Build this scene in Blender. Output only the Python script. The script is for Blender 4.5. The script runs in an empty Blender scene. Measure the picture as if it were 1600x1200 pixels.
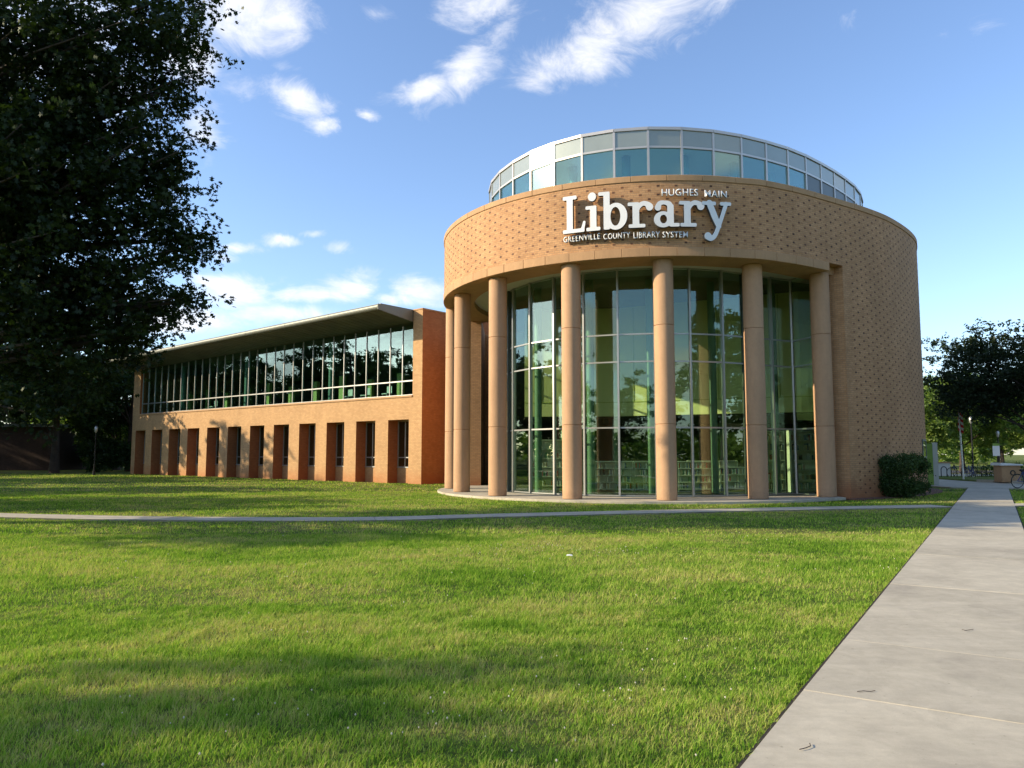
import bpy, math, random
import numpy as np
from mathutils import Vector, Matrix
R = math.radians
scene = bpy.context.scene
COL = scene.collection
rnd = random.Random(7)
rng = np.random.default_rng(11)

# ------------------------------------------------------------------ camera
FPX = 1200.0                      # focal length in pixels of the 1600 px wide photograph
PITCH = math.atan(109.4 / FPX)
EYE = 1.65
cam_d = bpy.data.cameras.new('camera')
cam = bpy.data.objects.new('camera', cam_d); COL.objects.link(cam)
cam_d.sensor_width = 36.0; cam_d.lens = 36.0 * FPX / 1600.0
cam_d.clip_start = 0.1; cam_d.clip_end = 3000
cam.location = (0, 0, EYE); cam.rotation_euler = (R(90) + PITCH, 0, 0)
scene.camera = cam

# ------------------------------------------------------------------ light, sky, exposure
SUN_AZ, SUN_EL = 186.0, 21.5      # azimuth counter-clockwise from +X
SUN_STRENGTH, SKY_STRENGTH = 5.0, 0.15
sd = bpy.data.lights.new('sun', 'SUN'); sun = bpy.data.objects.new('sun', sd); COL.objects.link(sun)
sd.energy = SUN_STRENGTH; sd.angle = R(0.5); sd.color = (1.0, 0.83, 0.58)
tosun = Vector((math.cos(R(SUN_AZ)) * math.cos(R(SUN_EL)), math.sin(R(SUN_AZ)) * math.cos(R(SUN_EL)), math.sin(R(SUN_EL))))
sun.rotation_euler = tosun.to_track_quat('Z', 'Y').to_euler(); sun.location = (-40, 0, 40)
scene.view_settings.view_transform = 'Standard'; scene.view_settings.look = 'None'
scene.view_settings.exposure = 0.6; scene.view_settings.gamma = 1.0
scene.view_settings.use_curve_mapping = False
scene.cycles.transparent_max_bounces = 24
scene.cycles.max_bounces = 8
scene.cycles.caustics_reflective = False; scene.cycles.caustics_refractive = False


class NT:
    """small helper to write node trees"""
    def __init__(s, tree): s.t = tree; s.n = tree.nodes; s.l = tree.links
    def node(s, typ, **kw):
        n = s.n.new(typ)
        for k, v in kw.items(): setattr(n, k, v)
        return n
    def set(s, sock, v):
        if isinstance(v, bpy.types.NodeSocket): s.l.new(v, sock)
        elif v is not None: sock.default_value = v
    def math(s, op, a, b=None, c=None, clamp=False):
        n = s.node('ShaderNodeMath', operation=op, use_clamp=clamp)
        s.set(n.inputs[0], a); s.set(n.inputs[1], b); s.set(n.inputs[2], c)
        return n.outputs[0]
    def vmath(s, op, a, b=None):
        n = s.node('ShaderNodeVectorMath', operation=op)
        s.set(n.inputs[0], a); s.set(n.inputs[1], b)
        return n.outputs['Value'] if op in ('DOT_PRODUCT', 'LENGTH') else n.outputs[0]
    def noise(s, vec, scale, detail=4, rough=0.55, dist=0.0, out='Fac'):
        n = s.node('ShaderNodeTexNoise'); s.set(n.inputs['Vector'], vec)
        n.inputs['Scale'].default_value = scale; n.inputs['Detail'].default_value = detail
        n.inputs['Roughness'].default_value = rough; n.inputs['Distortion'].default_value = dist
        return n.outputs[0 if out == 'Fac' else 'Color']
    def ramp(s, fac, stops):
        n = s.node('ShaderNodeValToRGB'); s.set(n.inputs[0], fac)
        e = n.color_ramp.elements
        while len(e) < len(stops): e.new(0.5)
        for el, (p, c) in zip(e, stops):
            el.position = p; el.color = (*c, 1) if len(c) == 3 else c
        return n.outputs[0]
    def mix(s, fac, a, b, mode='MIX'):
        n = s.node('ShaderNodeMix', data_type='RGBA', blend_type=mode)
        s.set(n.inputs[0], fac)
        for i, v in ((6, a), (7, b)):
            s.set(n.inputs[i], (*v, 1) if isinstance(v, tuple) and len(v) == 3 else v)
        return n.outputs[2]
    def map(s, v, a, b, c, d, smooth=False):
        n = s.node('ShaderNodeMapRange', interpolation_type='SMOOTHSTEP' if smooth else 'LINEAR')
        s.set(n.inputs[0], v)
        for i, x in enumerate((a, b, c, d)): n.inputs[i + 1].default_value = x
        return n.outputs[0]
    def bump(s, h, strength=0.3, dist=0.01):
        n = s.node('ShaderNodeBump'); n.inputs['Strength'].default_value = strength
        n.inputs['Distance'].default_value = dist; s.set(n.inputs['Height'], h)
        return n.outputs[0]


def px_dir(u, v):
    """direction in the world that shows at (u, v) of the photograph (used to know where a cloud stands in the sky)"""
    c, s = math.cos(PITCH), math.sin(PITCH); a, b = u - 800, v - 600
    return Vector((a, FPX * c + b * s, FPX * s - b * c)).normalized()

world = bpy.data.worlds.new('World'); scene.world = world; world.use_nodes = True
w = NT(world.node_tree); w.n.clear()
sky = w.node('ShaderNodeTexSky', sky_type='NISHITA', sun_disc=False)
sky.sun_elevation = R(SUN_EL); sky.sun_rotation = R(90 - SUN_AZ) % (2 * math.pi)
sky.altitude = 100; sky.air_density = 1.0; sky.dust_density = 0.6; sky.ozone_density = 1.4
tc = w.node('ShaderNodeTexCoord'); D = tc.outputs['Generated']
sep = w.node('ShaderNodeSeparateXYZ'); w.l.new(D, sep.inputs[0])
AZ = w.math('ARCTAN2', sep.outputs[0], sep.outputs[1])
EL = w.math('ARCSINE', sep.outputs[2])
warp = w.noise(D, 9.0, 5, 0.6, out='Color')
wsep = w.node('ShaderNodeSeparateXYZ'); w.l.new(warp, wsep.inputs[0])
AZw = w.math('ADD', AZ, w.math('MULTIPLY', w.math('SUBTRACT', wsep.outputs[0], 0.5), 0.07))
ELw = w.math('ADD', EL, w.math('MULTIPLY', w.math('SUBTRACT', wsep.outputs[1], 0.5), 0.04))
CLOUDS = [  # u, v, half length, half height (px), tilt (deg, + rises to the right), weight
    (392, 18, 78, 42, 20, 1.0), (462, 155, 52, 24, -18, .95), (395, 140, 60, 26, -10, .55), (503, 192, 34, 15, -8, .9),
    (668, 134, 50, 13, 12, .85), (735, 108, 56, 24, 32, .95), (790, 60, 46, 24, 55, .6), (765, 12, 75, 28, 8, .85),
    (862, 112, 52, 20, 20, .75), (915, 72, 85, 36, 25, 1.0), (1010, 28, 110, 44, 14, .9), (1100, 2, 70, 26, 10, .7),
    (578, 26, 30, 16, 0, .55), (440, 97, 24, 10, 0, .4), (578, 178, 14, 10, 0, .6), (318, 190, 34, 34, 0, .8), (305, 90, 40, 50, 0, .8),
    (540, 452, 46, 22, 8, 1.0), (470, 462, 50, 14, 8, .95), (365, 458, 58, 28, -5, 1.0), (425, 495, 80, 15, 2, .85),
    (270, 495, 110, 24, 0, .95), (665, 455, 50, 20, 0, 1.0), (655, 470, 70, 11, 0, .8), (438, 372, 30, 8, 6, .8),
    (482, 362, 20, 7, 8, .8), (380, 388, 26, 9, 10, .85), (518, 385, 24, 9, 0, .6), (355, 405, 26, 10, 0, .6),
    (1302, 32, 34, 22, 0, .3), (1536, 45, 30, 22, 0, .28), (60, 60, 150, 110, 0, .8), (90, 250, 120, 60, 0, .6)]
total = None
for (u, v, hl, hh, tilt, wt) in CLOUDS:
    d = px_dir(u, v); a0 = math.atan2(d.x, d.y); e0 = math.asin(d.z)
    ca, sa = math.cos(R(tilt)), math.sin(R(tilt))
    cz = math.cos(e0)
    da = w.math('MULTIPLY', w.math('SUBTRACT', AZw, a0), cz); de = w.math('SUBTRACT', ELw, e0)
    p = w.math('ADD', w.math('MULTIPLY', da, ca * FPX / hl), w.math('MULTIPLY', de, sa * FPX / hl))
    q = w.math('ADD', w.math('MULTIPLY', da, -sa * FPX / hh), w.math('MULTIPLY', de, ca * FPX / hh))
    r2 = w.math('ADD', w.math('MULTIPLY', p, p), w.math('MULTIPLY', q, q))
    m = w.math('MULTIPLY', w.math('POWER', 2.718, w.math('MULTIPLY', r2, -0.75)), wt)
    total = m if total is None else w.math('MAXIMUM', total, m)
fine = w.noise(w.vmath('MULTIPLY', D, (1, 1, 1.9)), 12.0, 10, 0.68, 0.9)
big = w.noise(w.vmath('MULTIPLY', D, (1, 1, 3.0)), 2.6, 6, 0.55, 0.3)
away = w.map(w.math('ABSOLUTE', AZ), 0.72, 1.05, 0.0, 1.0, True)     # outside the field of view: the same scattered fair-weather cloud
high = w.map(EL, 0.62, 0.8, 0.0, 1.0, True)
other = w.math('MULTIPLY', w.map(big, 0.5, 0.66, 0.0, 1.0, True), w.math('MAXIMUM', away, high))
total = w.math('MAXIMUM', total, other)
dens = w.math('ADD', total, w.math('MULTIPLY', w.math('SUBTRACT', fine, 0.5), 1.6))
dens = w.map(dens, 0.24, 1.08, 0.0, 0.83, True)
shade = w.noise(w.vmath('MULTIPLY', D, (1, 1, 2.2)), 22.0, 5, 0.6)
ccol = w.mix(w.map(shade, 0.3, 0.7, 0, 1), (4.6, 4.75, 5.2), (6.0, 5.8, 5.65))
skyc = w.mix(1.0, sky.outputs[0], (1.03, 1.095, 1.25), 'MULTIPLY')
skyc = w.mix(dens, skyc, ccol)
bg = w.node('ShaderNodeBackground'); w.l.new(skyc, bg.inputs[0]); bg.inputs[1].default_value = SKY_STRENGTH
wo = w.node('ShaderNodeOutputWorld'); w.l.new(bg.outputs[0], wo.inputs[0])

# ------------------------------------------------------------------ materials
def pmat(name):
    m = bpy.data.materials.new(name); m.use_nodes = True
    t = NT(m.node_tree); b = t.n['Principled BSDF']
    return m, t, b

def plain(name, col, rough=0.6, metal=0.0, var=0.12, scale=3.0, bump=0.0, spec=0.5):
    m, t, b = pmat(name)
    g = t.node('ShaderNodeNewGeometry').outputs['Position']
    n = t.noise(g, scale, 5, 0.6)
    f = t.map(n, 0.25, 0.75, 1 - var, 1 + var)
    mixed = t.mix(1.0, tuple(col), t.node('ShaderNodeCombineXYZ').outputs[0], 'MULTIPLY')
    comb = t.n[-1] if False else None
    vm = t.node('ShaderNodeVectorMath', operation='SCALE'); vm.inputs[0].default_value = col; t.l.new(f, vm.inputs['Scale'])
    t.l.new(vm.outputs[0], b.inputs['Base Color'])
    b.inputs['Roughness'].default_value = rough; b.inputs['Metallic'].default_value = metal
    b.inputs['Specular IOR Level'].default_value = spec
    if bump: t.l.new(t.bump(t.noise(g, scale * 12, 4, 0.6), bump, 0.01), b.inputs['Normal'])
    return m

def brick(name, c1, c2, mortar, w_=0.203, h_=0.0767, red_base=None, dirt=0.14):
    m, t, b = pmat(name)
    uv = t.node('ShaderNodeUVMap', uv_map='UVMap').outputs[0]
    br = t.node('ShaderNodeTexBrick', offset=0.5)
    t.l.new(uv, br.inputs['Vector'])
    br.inputs['Scale'].default_value = 1.0; br.inputs['Brick Width'].default_value = w_
    br.inputs['Row Height'].default_value = h_; br.inputs['Mortar Size'].default_value = 0.007
    br.inputs['Mortar Smooth'].default_value = 0.2; br.inputs['Bias'].default_value = 0.0
    br.inputs['Color1'].default_value = (*c1, 1); br.inputs['Color2'].default_value = (*c2, 1)
    br.inputs['Mortar'].default_value = (*mortar, 1)
    g = t.node('ShaderNodeNewGeometry').outputs['Position']
    n = t.noise(t.vmath('MULTIPLY', g, (1, 1, 0.45)), 0.8, 6, 0.65)
    n2 = t.noise(g, 5.0, 4, 0.6)
    f = t.math('MULTIPLY', t.map(n, 0.3, 0.7, 1 - dirt, 1 + dirt), t.map(n2, 0.3, 0.7, 0.94, 1.06))
    vm = t.node('ShaderNodeVectorMath', operation='SCALE'); t.l.new(br.outputs['Color'], vm.inputs[0]); t.l.new(f, vm.inputs['Scale'])
    col = vm.outputs[0]
    if red_base:      # clay splashed up from the bed stains the lowest courses
        sp = t.node('ShaderNodeSeparateXYZ'); t.l.new(g, sp.inputs[0])
        hz = t.math('ADD', sp.outputs[2], t.math('MULTIPLY', t.noise(g, 1.2, 5, 0.6), 1.0))
        col = t.mix(t.map(hz, 0.35, 1.5, 0.75, 0.0, True), col, red_base)
    t.l.new(col, b.inputs['Base Color'])
    b.inputs['Roughness'].default_value = 0.85; b.inputs['Specular IOR Level'].default_value = 0.25
    h = t.math('ADD', t.math('MULTIPLY', br.outputs['Fac'], -1.0), t.math('MULTIPLY', t.noise(g, 60, 3, 0.6), 0.25))
    t.l.new(t.bump(h, 0.5, 0.006), b.inputs['Normal'])
    return m

def glass(name, tint, base, wav=0.0, rough=0.0):
    m, t, b = pmat(name); t.n.remove(b)
    ge = t.node('ShaderNodeNewGeometry')
    c = t.math('ABSOLUTE', t.vmath('DOT_PRODUCT', ge.outputs['Normal'], ge.outputs['Incoming']))
    fr = t.math('ADD', base, t.math('MULTIPLY', t.math('POWER', t.math('SUBTRACT', 1.0, c), 4.5), 1 - base), clamp=True)
    tr = t.node('ShaderNodeBsdfTransparent'); tr.inputs[0].default_value = (*tint, 1)
    gl = t.node('ShaderNodeBsdfGlossy'); gl.inputs['Roughness'].default_value = rough; gl.inputs[0].default_value = (0.80, 0.97, 0.94, 1)
    if wav: t.l.new(t.bump(t.noise(ge.outputs['Position'], 0.9, 2, 0.5), wav, 0.02), gl.inputs['Normal'])
    mx = t.node('ShaderNodeMixShader'); t.l.new(fr, mx.inputs[0]); t.l.new(tr.outputs[0], mx.inputs[1]); t.l.new(gl.outputs[0], mx.inputs[2])
    t.l.new(mx.outputs[0], t.n['Material Output'].inputs[0])
    return m

def leafmat(name, dark, light, trans=0.35, scale=0.6):
    m, t, b = pmat(name); t.n.remove(b)
    ge = t.node('ShaderNodeNewGeometry')
    f = t.math('ADD', t.math('MULTIPLY', ge.outputs['Random Per Island'], 0.55), t.math('MULTIPLY', t.noise(ge.outputs['Position'], scale, 3, 0.6), 0.6))
    col = t.ramp(f, [(0.2, dark), (0.85, light)])
    df = t.node('ShaderNodeBsdfDiffuse'); t.l.new(col, df.inputs[0])
    tl = t.node('ShaderNodeBsdfTranslucent'); t.l.new(t.mix(1.0, col, (1.5, 1.6, 0.6), 'MULTIPLY'), tl.inputs[0])
    gl = t.node('ShaderNodeBsdfGlossy'); gl.inputs['Roughness'].default_value = 0.45; gl.inputs[0].default_value = (0.6, 0.65, 0.6, 1)
    m1 = t.node('ShaderNodeMixShader'); m1.inputs[0].default_value = trans; t.l.new(df.outputs[0], m1.inputs[1]); t.l.new(tl.outputs[0], m1.inputs[2])
    m2 = t.node('ShaderNodeMixShader'); m2.inputs[0].default_value = 0.03; t.l.new(m1.outputs[0], m2.inputs[1]); t.l.new(gl.outputs[0], m2.inputs[2])
    t.l.new(m2.outputs[0], t.n['Material Output'].inputs[0])
    return m

M = {}
M['brick_drum'] = brick('brick_drum', (0.54, 0.312, 0.152), (0.44, 0.24, 0.113), (0.32, 0.20, 0.12), red_base=(0.30, 0.11, 0.05))
M['brick_wing'] = brick('brick_wing', (0.535, 0.335, 0.16), (0.455, 0.272, 0.127), (0.35, 0.22, 0.12), red_base=(0.42, 0.17, 0.065), dirt=0.08)
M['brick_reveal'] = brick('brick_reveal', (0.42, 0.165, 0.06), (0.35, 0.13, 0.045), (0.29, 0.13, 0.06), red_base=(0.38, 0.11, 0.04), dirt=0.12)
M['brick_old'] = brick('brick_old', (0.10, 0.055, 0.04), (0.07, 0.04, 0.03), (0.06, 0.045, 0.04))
def odd_brick(name, a, b_):
    m, t, b = pmat(name); ge = t.node('ShaderNodeNewGeometry')
    t.l.new(t.ramp(ge.outputs['Random Per Island'], [(0.0, a), (1.0, b_)]), b.inputs['Base Color']); b.inputs['Roughness'].default_value = .75; return m
M['dark_brick'] = odd_brick('dark_brick', (0.07, 0.03, 0.016), (0.23, 0.105, 0.05)); M['brown_brick'] = odd_brick('brown_brick', (0.34, 0.18, 0.08), (0.46, 0.26, 0.12))
M['cast_stone'] = plain('cast_stone', (0.50, 0.315, 0.185), 0.75, scale=1.6, var=0.10, bump=0.12)
M['trim_stone'] = plain('trim_stone', (0.47, 0.29, 0.15), 0.75, scale=2.5, var=0.10, bump=0.12)
M['frame'] = plain('frame', (0.42, 0.43, 0.41), 0.38, 0.6, var=0.04)
M['frame_dark'] = plain('frame_dark', (0.10, 0.115, 0.11), 0.4, 0.4, var=0.05)
M['zinc'] = plain('zinc', (0.30, 0.335, 0.30), 0.2, 0.35, var=0.06, scale=1.5)
M['zinc_trim'] = plain('zinc_trim', (0.50, 0.47, 0.43), 0.4, 0.6, var=0.05)
M['roof_metal'] = plain('roof_metal', (0.17, 0.18, 0.15), 0.5, 0.3, var=0.08)
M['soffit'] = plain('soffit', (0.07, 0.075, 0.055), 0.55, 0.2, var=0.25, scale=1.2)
M['gravel_roof'] = plain('gravel_roof', (0.4, 0.4, 0.38), 0.9)
M['glass'] = glass('glass', (0.83, 0.91, 0.80), 0.085, 0.08)
M['glass_clear'] = glass('glass_clear', (0.72, 0.93, 0.90), 0.14, 0.05, 0.06)
M['glass_wing'] = glass('glass_wing', (0.75, 0.89, 0.85), 0.11, 0.08)
M['plaster'] = plain('plaster', (0.78, 0.78, 0.44), 0.8, var=0.03)
M['plaster_white'] = plain('plaster_white', (0.62, 0.62, 0.56), 0.8, var=0.03)
M['porch_ceiling'] = plain('porch_ceiling', (0.55, 0.56, 0.48), 0.8, var=0.04)
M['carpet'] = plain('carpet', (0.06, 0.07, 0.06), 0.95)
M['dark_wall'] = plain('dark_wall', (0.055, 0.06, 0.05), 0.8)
M['teal_paint'] = plain('teal_paint', (0.13, 0.25, 0.19), 0.5, var=0.03)
M['lime_paint'] = plain('lime_paint', (0.42, 0.50, 0.13), 0.6, var=0.04)
M['shelf_white'] = plain('shelf_white', (0.72, 0.76, 0.68), 0.5, var=0.03)
M['white_paint'] = plain('white_paint', (0.80, 0.81, 0.80), 0.35, var=0.03)
M['letter_side'] = plain('letter_side', (0.07, 0.075, 0.08), 0.5, var=0.03)
M['black_metal'] = plain('black_metal', (0.02, 0.02, 0.022), 0.4, 0.6)
M['steel'] = plain('steel', (0.5, 0.5, 0.48), 0.35, 0.8)
M['rubber'] = plain('rubber', (0.02, 0.02, 0.02), 0.8)
M['flag_red'] = plain('flag_red', (0.55, 0.04, 0.04), 0.8)
M['flag_white'] = plain('flag_white', (0.75, 0.75, 0.75), 0.8)
M['flag_blue'] = plain('flag_blue', (0.03, 0.05, 0.2), 0.8)
M['sage'] = plain('sage', (0.20, 0.32, 0.05), 0.7)
M['mulch'] = plain('mulch', (0.14, 0.07, 0.045), 0.95, scale=6, var=0.4, bump=0.8)
M['bark'] = plain('bark', (0.055, 0.042, 0.032), 0.95, scale=4, var=0.35, bump=0.6)
M['asphalt'] = plain('asphalt', (0.06, 0.06, 0.062), 0.9, scale=4, var=0.15, bump=0.3)
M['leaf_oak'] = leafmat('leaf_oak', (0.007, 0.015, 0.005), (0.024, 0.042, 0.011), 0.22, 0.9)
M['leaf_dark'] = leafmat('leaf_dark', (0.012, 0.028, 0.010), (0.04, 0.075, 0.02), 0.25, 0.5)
M['leaf_mid'] = leafmat('leaf_mid', (0.06, 0.12, 0.026), (0.21, 0.28, 0.065), 0.4, 0.5)
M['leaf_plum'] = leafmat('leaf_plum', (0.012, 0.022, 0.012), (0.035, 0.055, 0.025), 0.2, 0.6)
M['leaf_shrub'] = leafmat('leaf_shrub', (0.025, 0.06, 0.02), (0.07, 0.12, 0.035), 0.25, 2.0)
M['clover'] = plain('clover', (0.6, 0.55, 0.42), 0.9)
BOOKS = [plain('book_' + n, c, 0.7) for n, c in (('white', (0.8, 0.8, 0.76)), ('red', (0.4, 0.03, 0.03)), ('blue', (0.06, 0.12, 0.28)),
         ('dark', (0.05, 0.05, 0.05)), ('cream', (0.6, 0.52, 0.35)), ('green', (0.08, 0.25, 0.14)))]

def stone(name, c):
    m, t, b = pmat(name); g = t.node('ShaderNodeNewGeometry').outputs['Position']
    a = t.noise(t.vmath('MULTIPLY', g, (1.6, 1.6, .35)), 1.5, 6, .65); p = t.noise(g, 70, 3, .6); q = t.noise(g, 7, 5, .7)
    sp = t.node('ShaderNodeSeparateXYZ'); t.l.new(g, sp.inputs[0])
    low = t.map(t.math('ADD', sp.outputs[2], t.math('MULTIPLY', q, .5)), .3, .75, .82, 1.0, True)
    f = t.math('MULTIPLY', t.math('MULTIPLY', t.map(a, .3, .7, .88, 1.08), t.map(q, .3, .7, .95, 1.04)), t.math('MULTIPLY', t.map(p, .25, .75, .92, 1.06), low))
    vm = t.node('ShaderNodeVectorMath', operation='SCALE'); vm.inputs[0].default_value = c; t.l.new(t.math('MULTIPLY', f, t.map(t.node('ShaderNodeObjectInfo').outputs['Random'], 0, 1, .95, 1.04)), vm.inputs['Scale'])
    t.l.new(vm.outputs[0], b.inputs['Base Color']); b.inputs['Roughness'].default_value = .82; b.inputs['Specular IOR Level'].default_value = .3
    t.l.new(t.bump(t.math('ADD', p, q), .3, .006), b.inputs['Normal']); return m
M['cast_stone'] = stone('cast_stone', (0.50, 0.31, 0.18)); M['trim_stone'] = stone('trim_stone', (0.46, 0.28, 0.145))
# concrete
m, t, b = pmat('concrete'); M['concrete'] = m
g = t.node('ShaderNodeNewGeometry').outputs['Position']
n1 = t.noise(g, 0.9, 6, 0.62, 0.4); n2 = t.noise(t.vmath('MULTIPLY', g, (1, 1, 1)), 9, 5, 0.7); n3 = t.noise(g, 160, 2, 0.6)
col = t.ramp(n1, [(0.28, (0.385, 0.345, 0.265)), (0.5, (0.485, 0.438, 0.33)), (0.75, (0.54, 0.49, 0.38))])
f = t.math('MULTIPLY', t.map(n2, 0.25, 0.75, 0.90, 1.07), t.map(n3, 0.3, 0.7, 0.95, 1.05))
mp = t.node('ShaderNodeMapping'); mp.inputs['Rotation'].default_value = (0, 0, R(32)); mp.inputs['Scale'].default_value = (0.35, 3.2, 1); t.l.new(g, mp.inputs['Vector'])
brush = t.noise(mp.outputs[0], 2.2, 6, 0.7); f = t.math('MULTIPLY', f, t.map(brush, 0.3, 0.7, 0.93, 1.06))
blot = t.noise(g, 2.1, 7, 0.72, 1.2); f = t.math('MULTIPLY', f, t.map(blot, 0.42, 0.62, 0.90, 1.03))
rp = t.node('ShaderNodeObjectInfo').outputs['Random']
f = t.math('MULTIPLY', f, t.map(rp, 0, 1, 0.94, 1.05))
spots = t.map(t.noise(g, 24, 2, 0.5), 0.70, 0.76, 1.0, 0.72)
f = t.math('MULTIPLY', f, spots)
vm = t.node('ShaderNodeVectorMath', operation='SCALE'); t.l.new(col, vm.inputs[0]); t.l.new(f, vm.inputs['Scale'])
t.l.new(vm.outputs[0], b.inputs['Base Color']); b.inputs['Roughness'].default_value = 0.85
t.l.new(t.bump(t.math('ADD', n3, t.math('MULTIPLY', n2, 2)), 0.25, 0.004), b.inputs['Normal'])

# lawn soil and blades share the same map of lush and dry patches (it lies on the ground, in metres)
def lawn_tone(t, g):
    a = t.noise(t.vmath('MULTIPLY', g, (0.55, 1.0, 0)), 0.55, 4, 0.6, 0.6)
    b_ = t.noise(t.vmath('MULTIPLY', g, (1, 1, 0)), 2.6, 4, 0.65)
    return t.math('ADD', t.math('MULTIPLY', a, 0.65), t.math('MULTIPLY', b_, 0.4))
m, t, b = pmat('lawn_soil'); M['lawn'] = m
g = t.node('ShaderNodeNewGeometry').outputs['Position']
tone = lawn_tone(t, g)
fine_ = t.noise(t.vmath('MULTIPLY', g, (1, 0.6, 1)), 26, 4, 0.7)
col = t.ramp(tone, [(0.35, (0.045, 0.085, 0.014)), (0.48, (0.10, 0.15, 0.024)), (0.62, (0.20, 0.20, 0.055))])
vm = t.node('ShaderNodeVectorMath', operation='SCALE'); t.l.new(col, vm.inputs[0]); t.l.new(t.map(fine_, 0.3, 0.7, 0.55, 1.35), vm.inputs['Scale'])
t.l.new(vm.outputs[0], b.inputs['Base Color']); b.inputs['Roughness'].default_value = 0.95; b.inputs['Specular IOR Level'].default_value = 0.1
t.l.new(t.bump(fine_, 0.9, 0.05), b.inputs['Normal'])
m, t, b = pmat('grass_blade'); M['grass'] = m; t.n.remove(b)
ge = t.node('ShaderNodeNewGeometry')
tone = t.math('ADD', lawn_tone(t, ge.outputs['Position']), t.map(ge.outputs['Random Per Island'], 0, 1, -0.13, 0.13))
col = t.ramp(tone, [(0.33, (0.10, 0.22, 0.022)), (0.45, (0.22, 0.39, 0.042)), (0.56, (0.38, 0.49, 0.09)), (0.68, (0.52, 0.47, 0.19))])
df = t.node('ShaderNodeBsdfDiffuse'); t.l.new(col, df.inputs[0])
tl = t.node('ShaderNodeBsdfTranslucent'); t.l.new(t.mix(1.0, col, (1.15, 1.2, 0.7), 'MULTIPLY'), tl.inputs[0])
mx = t.node('ShaderNodeMixShader'); mx.inputs[0].default_value = 0.4; t.l.new(df.outputs[0], mx.inputs[1]); t.l.new(tl.outputs[0], mx.inputs[2])
t.l.new(mx.outputs[0], t.n['Material Output'].inputs[0])

# ------------------------------------------------------------------ helpers
def link(name, me, mats, parent=None, loc=None, rotz=None):
    o = bpy.data.objects.new(name, me); COL.objects.link(o)
    for k in (mats if isinstance(mats, (list, tuple)) else [mats]):
        if me is not None and len(me.materials) < (len(mats) if isinstance(mats, (list, tuple)) else 1):
            me.materials.append(M[k] if isinstance(k, str) else k)
    if parent: o.parent = parent
    if loc is not None: o.location = loc
    if rotz is not None: o.rotation_euler = (0, 0, rotz)
    return o

def fast_mesh(name, verts, faces, smooth=False, midx=None):
    verts = np.asarray(verts, dtype=np.float32); faces = np.asarray(faces, dtype=np.int32)
    k = faces.shape[1]; me = bpy.data.meshes.new(name)
    me.vertices.add(len(verts)); me.vertices.foreach_set('co', verts.ravel())
    me.loops.add(faces.size); me.loops.foreach_set('vertex_index', faces.ravel())
    me.polygons.add(len(faces)); me.polygons.foreach_set('loop_start', np.arange(len(faces), dtype=np.int32) * k)
    if midx is not None: me.polygons.foreach_set('material_index', np.asarray(midx, dtype=np.int32))
    me.polygons.foreach_set('use_smooth', np.full(len(faces), smooth))
    me.update(calc_edges=True); return me

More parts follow.
